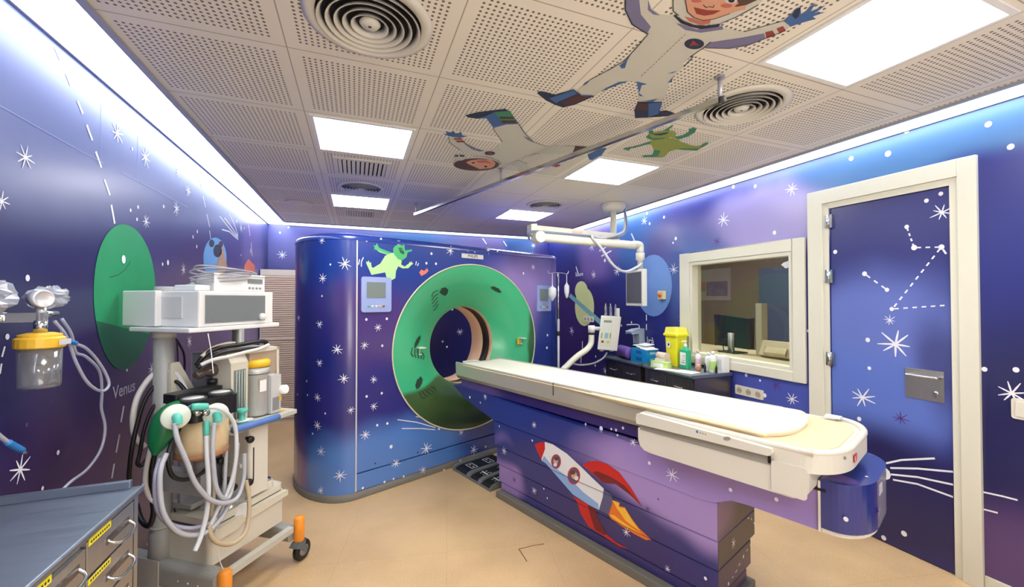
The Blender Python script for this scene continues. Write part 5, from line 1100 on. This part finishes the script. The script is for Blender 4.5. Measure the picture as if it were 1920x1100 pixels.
for ci, (y0, y1) in enumerate(((1.368, 1.6), (1.13, 1.362), (.892, 1.124))):
    for ri in range(4):
        z1 = .866-.1*ri-(.0 if ri == 0 else .0); z0 = z1-.092
        m = MB(); m.box(S(-.65, y0, z0), S(-.638, y1, z1-(.012 if (ci, ri) == (1, 0) else 0)), STEEL); dr_ = m.build('drawer', sc, bevel=.0015)
        yc = (y0+y1)/2+.03; zc = z0+.035+(.0)
        m = MB(); m.tube([S(-.638, yc-.055, zc+.012), S(-.622, yc-.05, zc), S(-.614, yc-.035, zc-.006), S(-.612, yc, zc-.008), S(-.614, yc+.035, zc-.006), S(-.622, yc+.05, zc), S(-.638, yc+.055, zc+.012)], .0042, CHROME, n=10); m.box(S(-.6385, yc-.06, zc+.0), S(-.637, yc+.06, zc+.022), STEELD); m.build('handle', dr_)
        m = MB(); m.box(S(-.638, y0+.005, z1-.014), S(-.6365, y0+.105, z1+.004 if ri == 0 else z1), YL)
        for q in range(9): m.box(S(-.6366, y0+.012+.01*q, z1-.009), S(-.6362, y0+.018+.01*q, z1-.003), INK)
        m.build('yellow_label', dr_)

# tambour cupboard at the back left
tb = thing('tambour_cupboard', 'beige ribbed roller-front cupboard behind the scanner against the far wall', 'cupboard', (-.08, 5.85, 0))
TW = M('tambour_beige', (222, 202, 184), .5, noise=.03); TG = M('tambour_groove', (168, 146, 132), .6)
m = MB(); m.box((-.99, -.235, 0), (.99, .27, 1.85), M('cupboard_cream', (220, 214, 200), .5)); m.build('carcass', tb)
def tamb(x0, x1):
    m = MB(); m.box((x0, -.24, .04), (x1, -.236, 1.78), TG)
    for q in range(66): z = .045+.0262*q; m.prism([(-.24, z), (-.252, z+.004), (-.252, z+.018), (-.24, z+.022)], lambda u, v, t: (t, u, v), x0, x1, TW)
    m.build('roller_shutter', tb)
tamb(-.97, -.01); tamb(.01, .97)
m = MB(); m.box((-.99, -.258, 1.0), (.99, -.25, 1.03), TW); m.build('handle_strip', tb)

# ================================================================== RIGHT SIDE
def cab(y0, y1, lbl, zt):
    c = thing('steel_drawer_unit', lbl, 'drawer cabinet', (2.79, (y0+y1)/2, 0)); h = (y1-y0)/2
    MB().box((-.19, -h+.01, .06), (.21, h-.01, zt-.03), STEELD).build('carcass', c)
    m = MB(); m.box((-.215, -h, zt-.028), (.22, h, zt-.012), STEELT)
    for a, b_ in (((-.215, -h, zt-.012), (.22, -h+.012, zt)), ((-.215, h-.012, zt-.012), (.22, h, zt)), ((.208, -h+.012, zt-.012), (.22, h-.012, zt))): m.box(a, b_, STEELT)
    m.build('worktop', c, bevel=.001)
    MB().box((-.17, -h+.03, 0), (.19, h-.03, .06), BLACK).build('kick_base', c)
    for ri in range(4):
        for ci in range(2):
            ya = -h+.02+ci*(h-.018); yb = ya+h-.022; z1 = zt-.045-.17*ri; z0 = z1-.16
            m = MB(); m.box((-.202, ya, z0), (-.19, yb, z1), STEELD); d = m.build('drawer', c, bevel=.001)
            MB().tube([(-.202, (ya+yb)/2-.045, (z0+z1)/2), (-.222, (ya+yb)/2-.04, (z0+z1)/2), (-.222, (ya+yb)/2+.04, (z0+z1)/2), (-.202, (ya+yb)/2+.045, (z0+z1)/2)], .004, CHROME, n=8).build('handle', d)
cab(2.565, 3.195, 'dark steel drawer unit carrying the sharps bin, in front of the booth window', .865)
cab(3.235, 3.845, 'dark steel drawer unit carrying blue boxes and the purple roll', .865)
ZT = .8655; ZI = ZT-.0115
def put(m, name, lbl, cat, loc, rot=0, bevel=0, group=None): o = m.build(name, loc=loc, rot=rot, bevel=bevel); return tag(o, lbl, cat, group)
m = MB(); m.lathe([(.0001, -.15), (.05, -.15), (.062, -.135), (.064, 0), (.062, .135), (.05, .15), (.0001, .15)], (0, 0, .0655), M('roll_purple', (98, 68, 150), .5, noise=.08), axis=(.25, 1, 0), n=24, sx=1); put(m, 'positioning_roll', 'purple padded roll on the farther steel drawer unit', 'cushion', (2.73, 3.672, ZI))
BX = M('box_blue', (14, 140, 206), .35, noise=.06, nscale=20); BXD = M('box_dark_blue', (20, 90, 170), .4)
for q, (lb, rz_) in enumerate((('bright blue glove box at the bottom of the stack of two', .05), ('bright blue glove box on top of the stack of two', -.04))):
    m = MB(); m.box((-.075, -.12, 0), (.075, .12, .066), BX); m.box((-.0756, -.05, .015), (-.075, .04, .05), BXD); m.box((-.03, -.1206, .02), (.04, -.12, .045), M('box_pale_print', (150, 206, 230), .5)); put(m, 'glove_box', lb, 'box', (2.75, 3.378, ZI+.067*q), rz_*.3, .002)
PAP = M('paper_white', (232, 236, 236), .6)
for q in range(4):
    m = MB(); a = [(-.07, -.05), (.07, -.06), (.075, .05), (-.065, .055)]; m.prism(a, lambda u, v, t: (u, v, t+.02*max(0, u*6)**2+.004*math.sin(v*40)), 0, .006, PAP)
    put(m, 'gauze_packet', ('white paper packet on the near end of the blue boxes', 'white paper packet in the middle of the blue box stack top', 'pale packet on the far end of the blue box stack', 'topmost crumpled white packet on the blue boxes')[q], 'packet', (2.74+.01*q, 3.30+.07*min(q, 2)-(.05 if q == 3 else 0), ZI+.1345+.0105*q), .1*q)
sb = thing('sharps_bin', 'tall yellow sharps bin with a yellow lid beside the booth window', 'sharps bin', (2.885, 3.085, ZI))
m = MB(); m.prism(rrect(-.07, -.08, .07, .08, .02), lambda u, v, t: (u*(.86+.45*t), v*(.86+.45*t), t), 0, .29, M('sharps_yellow', (232, 226, 40), .4, noise=.03)); m.build('body', sb)
m = MB(); m.prism(rrect(-.082, -.094, .082, .094, .022), f3, .285, .305, MC['sharps_yellow']); m.prism(rrect(-.075, -.088, .075, .088, .022), lambda u, v, t: (u*(1.6-2*t), v*(1.6-2*t), t), .305, .365, M('sharps_lid_yellow', (244, 238, 90), .4)); m.build('lid', sb, bevel=.003)
m = MB(); m.disc((-.0727, .02, .2), Y, Z, .026, .03, PAP, 20); m.disc((-.0735, .02, .2), Y, Z, .012, .014, INK, 12); m.build('hazard_label', sb)
m = MB(); m.box((-.045, -.055, 0), (.045, .055, .07), M('roll_pack_white', (228, 222, 214), .6, noise=.06)); m.lathe([(.035, -.06), (.035, .06)], (0, 0, .095), M('roll_pack_print', (220, 200, 180), .6, noise=.2, nscale=40), axis=(.2, 1, 0), n=16); put(m, 'bandage_pack', 'white printed bandage rolls in front of the yellow sharps bin', 'bandages', (2.735, 3.098, ZI), .2)
m = MB(); m.box((-.035, -.085, 0), (.035, .085, .055), M('box_pale_green', (196, 220, 130), .5, noise=.08)); m.box((-.0356, -.04, .01), (-.035, .06, .045), PAP); put(m, 'small_carton', 'pale green and white carton in front of the bandage rolls', 'box', (2.655, 3.03, ZI), .35, .001)
m = MB(); m.prism(rrect(-.05, -.09, .05, .09, .002), lambda u, v, t: (u, v, t), 0, .0015, PAP); put(m, 'paper_sheet', 'white paper sheet under the pale green carton', 'paper', (2.62, 2.93, ZI), .5)
m = MB(); m.prism(rrect(-.07, -.09, .07, .09, .002), lambda u, v, t: (u, v, t), 0, .0015, PAP); put(m, 'paper_sheet', 'white paper sheet in front of the small bottles', 'paper', (2.70, 2.77, ZI), .3)
gb = thing('disinfectant_bottle', 'green pump bottle with a white label beside the sharps bin', 'bottle', (2.85, 2.93, ZI))
m = MB(); m.prism(rrect(-.03, -.048, .03, .048, .012), f3, 0, .165, M('bottle_green', (44, 176, 128), .3, coat=.3)); m.prism(rrect(-.026, -.042, .026, .042, .012), lambda u, v, t: (u*(1-(t-.165)*18), v*(1-(t-.165)*18), t), .165, .195, MC['bottle_green']); m.build('body', gb, bevel=.003)
m = MB(); m.lathe([(.012, .19), (.014, .2), (.014, .215), (.005, .22), (.005, .24), (.013, .243), (.013, .25)], (0, 0, 0), PAP, n=16); m.box((-.04, -.006, .242), (.0, .006, .252), PAP); m.build('pump', gb)
m = MB(); m.box((-.0312, -.034, .03), (-.0302, .034, .145), PAP)
for q in range(4): m.box((-.0316, -.026, .05+.02*q), (-.0312, .02-.006*q, .056+.02*q), (RR, TURQ, YEL, RR)[q])
m.build('label', gb)
def bottle(loc, r, h, mat, capm, lbl, label=None, rot=0):
    b_ = thing('bottle', lbl, 'bottle', loc)
    MB().lathe([(r*.95, 0), (r, .004), (r, h*.68), (r*.85, h*.76), (r*.42, h*.82), (r*.42, h*.86)], (0, 0, 0), mat, n=20).build('body', b_)
    MB().lathe([(r*.5, h*.85), (r*.5, h*.97), (r*.3, h)], (0, 0, 0), capm, n=16).build('cap', b_)
    if label: MB().lathe([(r*1.01, h*.15), (r*1.01, h*.55)], (0, 0, 0), label, n=20, cap=False).build('label', b_)
BW_ = M('bottle_white', (228, 230, 232), .35); BPK = M('label_pink', (226, 140, 140), .5)
bottle((2.925, 2.855, ZI), .026, .17, BW_, M('cap_pink', (226, 170, 190), .4), 'small white bottle with pink label beside the green pump bottle', M('label_pink_pale', (226, 190, 200), .5, noise=.15, nscale=50))
bottle((2.85, 2.775, ZI), .018, .055, M('vial_brown', (184, 120, 84), .3), PAP, 'tiny brown bottle among the white bottles')
bottle((2.92, 2.735, ZI), .028, .165, BW_, BW_, 'plain white bottle behind the tiny brown bottle')
bottle((2.885, 2.655, ZI), .029, .185, BW_, PAP, 'white bottle with a green label beside the white canister', M('label_green_pale', (176, 214, 120), .5))
bottle((2.845, 2.70, ZI), .009, .075, BLACK, BLACK, 'slim black vial left of the green-labelled bottle')
bottle((2.865, 2.60, ZI), .009, .075, BLACK, BLACK, 'slim black vial right of the green-labelled bottle')
m = MB(); m.prism(rrect(-.042, -.035, .042, .035, .015), f3, 0, .145, BW_); m.prism(rrect(-.036, -.03, .036, .03, .012), f3, .145, .152, PAP); m.box((-.0428, -.02, .03), (-.042, .02, .12), MC['label_grey']); put(m, 'wipes_canister', 'square white wipes canister at the near corner of the drawer unit', 'canister', (2.955, 2.61, ZI), 0, .003)
# wall fittings
sd = thing('soap_dispenser', 'pale grey soap dispenser with spout on the right wall', 'soap dispenser', (XR, 3.76, .99))
m = MB(); m.prism([(0, 0), (-.07, 0), (-.075, .09), (-.085, .12), (-.17, .115), (-.175, .14), (-.1, .165), (0, .17)], lambda u, v, t: (u, t, v), -.05, .05, M('dispenser_grey', (176, 190, 202), .35)); m.build('body', sd, bevel=.006)
m = MB(); m.tube([(-.03, 0, .165), (-.035, 0, .2), (-.07, .0, .215), (-.2, 0, .215)], .006, M('dispenser_arm', (206, 212, 216), .3), n=8); m.build('elbow_lever', sd)
def socket(loc, n, lbl):
    s_ = thing('wall_socket', lbl, 'socket', loc)
    w_ = .042*n; m = MB(); m.prism(rrect(-w_, -.038, w_, .038, .008), lambda u, v, t: (t, u, v), -.01, -.0005, CREAM); m.build('plate', s_, bevel=.002)
    for q in range(n):
        y_ = -w_+.042+.084*q; mm = MB(); mm.lathe([(.024, .0), (.024, .002), (.02, .0025), (.0001, .0026)], (-.01, y_, 0), M('socket_recess', (176, 168, 146), .5), axis=-X, n=20); mm.disc((-.0128, y_-.008, 0), Y, Z, .003, .003, BLACK, 8); mm.disc((-.0128, y_+.008, 0), Y, Z, .003, .003, BLACK, 8); mm.build('outlet', s_)
socket((XR, 2.417, .727), 3, 'triple cream wall socket below the booth window'); socket((XR, 4.87, 1.215), 3, 'far triple wall socket beside the yellow-green ringed planet')
m = MB(); m.box((-.035, -.045, -.045), (-.0005, .045, .045), M('alarm_cream', (226, 214, 160), .4)); ab = m.build('alarm_button', loc=(XR, 3.413, 1.533), bevel=.004); tag(ab, 'small cream wall box with a red push button on the blue planet', 'push button')
MB().lathe([(.018, 0), (.022, .008), (.02, .016), (.0001, .018)], (-.035, 0, 0), M('button_orange_red', (226, 96, 50), .35), axis=-X, n=20).build('push_button', ab)
m = MB(); m.prism(rrect(-.06, -.05, .06, .05, .012), lambda u, v, t: (t, u, v), -.01, -.0005, CREAM); ls = m.build('light_switch', loc=(XR, .925, .955), bevel=.002); tag(ls, 'cream double light switch at the right edge beside the door', 'light switch')
m = MB(); m.prism(rrect(-.045, -.036, -.002, .036, .004), lambda u, v, t: (t, u, v), -.016, -.0095, CREAM); m.build('rocker', ls, bevel=.001); m = MB(); m.prism(rrect(.002, -.036, .045, .036, .004), lambda u, v, t: (t, u, v), -.016, -.0095, CREAM); m.build('rocker', ls, bevel=.001)

# ceiling arm with monitor
ca = thing('ceiling_boom', 'cream jointed ceiling arm with a looping cable at the far right', 'ceiling arm', (2.512, 3.567, 0))
AC = M('arm_cream', (222, 220, 204), .35)
m = MB(); m.lathe([(.125, ZC-.001), (.13, ZC-.01), (.12, ZC-.05), (.10, ZC-.075), (.055, ZC-.085)], (0, 0, 0), AC, n=36); m.lathe([(.032, ZC-.08), (.032, 2.12), (.06, 2.12), (.066, 2.04), (.06, 2.03)], (0, 0, 0), AC, n=28); m.build('ceiling_mount', ca)
m = MB(); m.prism([(-.96, 2.10), (-.96, 2.205), (-.90, 2.21), (-.9, 2.195), (.04, 2.17), (.04, 2.08), (-.88, 2.10)], lambda u, v, t: (u, t, v), -.05, .05, AC); m.box((-.52, -.0515, 2.14), (-.4, -.05, 2.165), M('arm_label', (226, 190, 180), .5)); m.build('upper_arm', ca, bevel=.01, seg=3)
m = MB(); m.tube([(-.9, -.09, 2.075), (-.5, -.09, 2.065), (0, -.09, 2.055), (.2, -.09, 2.05)], .042, AC, n=16); m.lathe([(.052, -.06), (.055, -.05), (.055, .05), (.052, .06)], (-.9, -.08, 2.075), AC, axis=Y, n=24); m.build('lower_arm', ca)
m = MB(); m.tube([(.17, -.09, 2.06), (.25, -.09, 2.06), (.27, -.09, 2.04), (.27, -.09, 1.98)], .038, AC, n=14); m.lathe([(.03, 1.98), (.045, 1.975), (.045, 1.9), (.028, 1.895), (.028, 1.62)], (.27, -.09, 0), AC, n=20); m.build('drop_joint', ca)
LG = M('lead_blue_grey', (120, 134, 160), .4); LGL = M('lead_pale', (200, 204, 212), .4)
m = MB(); m.tube([(.14, -.0, 2.46), (.15, -.02, 2.32), (.12, -.05, 2.2), (.0, -.07, 2.13), (-.3, -.08, 2.12), (-.7, -.09, 2.125), (-.95, -.08, 2.13), (-.99, -.05, 2.1), (-.96, 0, 2.07)], .011, LG, n=8)
m.tube([(.15, .01, 2.46), (.14, -.01, 2.3), (.06, -.06, 2.18), (-.2, -.1, 2.11), (-.35, -.14, 2.11), (-.25, -.145, 2.0), (-.1, -.14, 1.83), (.05, -.13, 1.77), (.2, -.12, 1.82), (.27, -.11, 1.86)], .014, LGL, n=8); m.build('cable', ca)
mo = thing('hanging_monitor', 'flat screen monitor hanging from the ceiling arm, seen at an angle', 'monitor', (2.70, 3.45, 1.45))
ym = R(-12)
def mrot(p): v_ = Matrix.Rotation(ym, 3, 'Z')@Vector(p); return v_
m = MB(); V0 = MB().box((-.02, -.19, -.03), (.03, .19, .34), M('monitor_shell', (206, 206, 200), .4)); m.add([mrot(p) for p in V0.v], V0.f, MC['monitor_shell']); m.build('shell', mo, bevel=.008)
m = MB(); V0 = MB().box((-.024, -.165, .0), (-.0205, .165, .315), M('monitor_screen', (92, 94, 100), .2, coat=.4)); m.add([mrot(p) for p in V0.v], V0.f, MC['monitor_screen']); m.build('screen', mo)
m = MB(); m.box((-.0, .0, .2), (.05, .06, .3), AC); m.build('bracket', mo)

# contrast injector on a stand
ij = thing('contrast_injector', 'white contrast injector head on a curved floor-stand arm behind the table', 'injector', (1.93, 3.55, 0))
def ip(u, v, y=3.6): p = W.on(u, v, 1, y); return Vector((p.x-1.93, p.y-3.55, p.z))
m = MB()
for a in (0, 72, 144, 216, 288): m.tube([(0, 0, .1), (.1*math.cos(R(a)), .1*math.sin(R(a)), .09), (.21*math.cos(R(a)), .21*math.sin(R(a)), .06)], .016, CARTG, n=8); m.lathe([(.022, -.012), (.022, .012)], (.21*math.cos(R(a)), .21*math.sin(R(a)), .0235), BLACK, axis=(-math.sin(R(a)), math.cos(R(a)), 0), n=14)
m.build('wheeled_base', ij)
m = MB(); m.tube([(0, 0, .08), (0, .02, .5), ip(1054, 700), ip(1064, 685), ip(1082, 668), ip(1100, 655), ip(1108, 643), ip(1109, 624)], .03, AC, n=14); m.build('curved_arm', ij)
m = MB(); m.cyl(ip(1109, 627), ip(1109, 623.5), .033, BLACK); m.cyl(ip(1109, 623), ip(1109, 610), .035, WHT); m.cyl(ip(1106, 615), ip(1124, 616), .02, WHT); m.build('elbow_joint', ij)
ih = [ip(1127, 592), ip(1165, 594), ip(1157, 658), ip(1120, 655)]
def slab(P, back, mat):
    mm = MB(); b_ = [p+Vector(back) for p in P]; mm.add(P+b_, [(0, 1, 2, 3), (7, 6, 5, 4), (0, 4, 5, 1), (1, 5, 6, 2), (2, 6, 7, 3), (3, 7, 4, 0)], mat); return mm
bk = Vector((.08, .12, 0))
hdm = slab(ih, bk, M('injector_white', (222, 220, 212), .35)).build('injector_head', ij, bevel=.008, seg=3)
def q4(a, b_, c, d): return ih[0]+(ih[1]-ih[0])*a+(ih[3]-ih[0])*c, ih[0]+(ih[1]-ih[0])*b_+(ih[3]-ih[0])*c, ih[0]+(ih[1]-ih[0])*b_+(ih[3]-ih[0])*d, ih[0]+(ih[1]-ih[0])*a+(ih[3]-ih[0])*d
fw = Vector((-.001, -.0025, 0))
m = MB(); m.poly([p+fw for p in q4(.08, .62, .06, .9)], M('keypad_pale', (212, 218, 206), .4)); m.poly([p+fw*1.6 for p in q4(.16, .54, .12, .19)], GREY)
m.poly([p+fw*1.6 for p in q4(.27, .45, .5, .66)], M('key_blue', (150, 180, 196), .4)); m.poly([p+fw*1.6 for p in q4(.1, .16, .5, .66)], LIME); m.poly([p+fw*1.6 for p in q4(.52, .58, .5, .66)], LIME)
cx = q4(.2, .2, .76, .76)[0]+fw*2; U_ = (ih[1]-ih[0]).normalized(); V_ = Vector((0, 0, 1)); m.disc(cx, U_, V_, .018, .013, RED, 14); cx = q4(.46, .46, .77, .77)[0]+fw*2; m.disc(cx, U_, V_, .018, .014, YEL, 14); m.build('keypad', hdm)
m = MB(); a_, b_ = q4(.15, .8, 0, 0)[:2]
for f in (.12, .5, .88): p = a_.lerp(b_, f)+bk*.4; m.lathe([(.014, 0), (.014, .1), (.005, .115), (.004, .135)], p, CLEAR, n=14)
m.build('syringe', ij)
m = MB(); m.box(q4(.9, .9, 0, 0)[0]+Vector((-.005, .02, -.02)), q4(.9, .9, 0, 0)[0]+Vector((.02, .06, .09)), WHT); m.build('side_fin', ij, bevel=.003)
m = MB(); m.tube([ip(1138, 661, 3.63), ip(1130, 672), ip(1112, 681), ip(1090, 684), ip(1075, 682)], .009, M('cable_grey', (150, 148, 150), .4), n=8); m.build('cable', ij)
for q in range(2): MB().lathe([(.022, -.022), (.024, 0)], q4(.2+.5*q, 0, 1, 1)[0]+bk*.4, WHT, n=14).build('foot_knob', ij)
# drip stand
ds = thing('drip_stand', 'slim metal drip stand with hooks beside the right end of the scanner', 'drip stand', (1.987, 3.80, 0))
m = MB(); m.cyl((0, 0, .06), (0, 0, 1.28), .013, ALU, n=12); m.cyl((0, 0, 1.2), (0, 0, 1.77), .008, CHROME, n=10); m.build('pole', ds)
MB().lathe([(.02, 1.11), (.022, 1.115), (.022, 1.15), (.02, 1.155)], (0, 0, 0), BLACK, n=14).build('clamp', ds)
m = MB()
for s_ in (-1, 1): m.tube([(0, 0, 1.765), (s_*.05, 0, 1.765), (s_*.1, 0, 1.757), (s_*.118, 0, 1.77), (s_*.122, 0, 1.79)], .004, CHROME, n=6)
m.build('hook_bar', ds)
for i_ in range(3):
    a = R(90+120*i_+15); mm = MB(); mm.tube([(0, 0, .08), (.07*math.cos(a), .07*math.sin(a), .075), (.15*math.cos(a), .15*math.sin(a), .05)], .011, ALU, n=8); mm.lathe([(.02, -.01), (.02, .01)], (.15*math.cos(a), .15*math.sin(a), .0212), BLACK, axis=(-math.sin(a), math.cos(a), 0), n=12); mm.build('leg', ds)
for s_, z_, lb in ((-.07, 1.47, 'larger clear drip bottle hanging on the left hook of the drip stand'), (.1, 1.5, 'smaller clear drip chamber hanging on the right hook of the drip stand')):
    m = MB(); k_ = 1.25 if s_ < 0 else .8; m.lathe([(.004, 0), (.012, .01), (.03*k_, .05), (.034*k_, .07), (.034*k_, .13), (.012, .15), (.004, .17), (.003, 1.757-z_ if s_ > 0 else 1.76-z_)], (0, 0, 0), M('drip_bottle_white', (214, 216, 222), .3), n=16); tag(m.build('drip_bottle', loc=(1.987+s_, 3.80, z_)), lb, 'drip bottle')

# booth contents seen through the window
dk = MB().box((-.5, -1.5, -.04), (.3, 1.0, 0), M('desk_beige', (196, 184, 160), .5)); dko = thing('booth_desk', 'pale desk behind the booth window', 'desk', (3.66, 3.5, .95)); dk.build('desktop', dko)
for y_ in (-1.3, .9): MB().box((-.1, y_-.02, -.95), (.1, y_+.02, -.04), CARTG).build('desk_leg', dko)
bm_ = thing('booth_monitor', 'large dark monitor seen from behind through the booth window', 'monitor', (3.55, 3.03, .95))
m = MB(); m.prism([(-.2, .06), (.2, .06), (.21, .37), (-.21, .35)], lambda u, v, t: (t, u, v), 0, .045, M('monitor_back_dark', (46, 50, 62), .4)); m.build('screen_housing', bm_, bevel=.008)
m = MB(); m.cyl((-.01, 0, .002), (-.01, 0, .2), .03, ALU); m.box((-.08, -.1, 0), (.1, .1, .012), DKGREY); m.tube([(-.03, -.03, .16), (-.06, -.04, .1), (-.05, -.05, .01)], .006, LGL, n=6); m.tube([(-.03, .03, .18), (-.06, .05, .08), (-.05, .05, .01)], .006, BLACK, n=6); m.build('stand', bm_)
m = MB(); m.box((-.04, -.03, 0), (.04, .03, .5), M('filing_cream', (206, 200, 182), .5)); put(m, 'booth_post', 'narrow pale upright beside the dark monitor behind the glass', 'panel', (3.62, 2.76, .95))
bt = thing('booth_screen', 'tilted beige screen back on the booth desk', 'monitor', (3.52, 2.56, .952))
m = MB(); m.prism([(0, 0.022), (.05, .002), (.09, .15), (.06, .155)], lambda u, v, t: (u, t, v), -.16, .16, M('screen_back_beige', (208, 196, 172), .45)); m.prism([(-.012, .05), (.0, .02), (.03, .09), (.018, .1)], lambda u, v, t: (u, t, v), -.1, .1, MC['screen_back_beige']); m.build('housing', bt, bevel=.008)
ps = MB(); ps.box((-.012, -.35, -.25), (-.001, .35, .25), M('poster_pale', (196, 190, 190), .6)); ps.box((-.0135, -.3, -.18), (-.012, .1, .05), M('poster_violet', (140, 130, 160), .6, noise=.3, nscale=12)); ps.box((-.0135, .12, -.1), (-.012, .3, .05), M('poster_rose', (200, 150, 130), .6, noise=.2)); tag(ps.build('wall_poster', loc=(bx1, 4.9, 1.72)), 'pale poster on the far wall behind the booth window', 'poster')
m = MB(); m.box((-.25, -.35, 0), (0, .35, 1.9), M('locker_blue_grey', (96, 112, 150), .5)); put(m, 'booth_locker', 'blue-grey locker at the right behind the booth window', 'locker', (bx1-.002, 3.55, 0))

# added fill: unseen soft lamp behind the camera, lifts the ceiling
fl_ = bpy.data.lights.new('ceiling_fill_lamp', 'AREA'); fl_.energy = 26; fl_.size = 1.4; fl_.color = (1, .96, .9)
fo = bpy.data.objects.new('ceiling_fill_lamp', fl_); C.objects.link(fo); fo.location = (.9, -1.2, 1.0); fo.rotation_euler = (R(180-25), 0, 0)
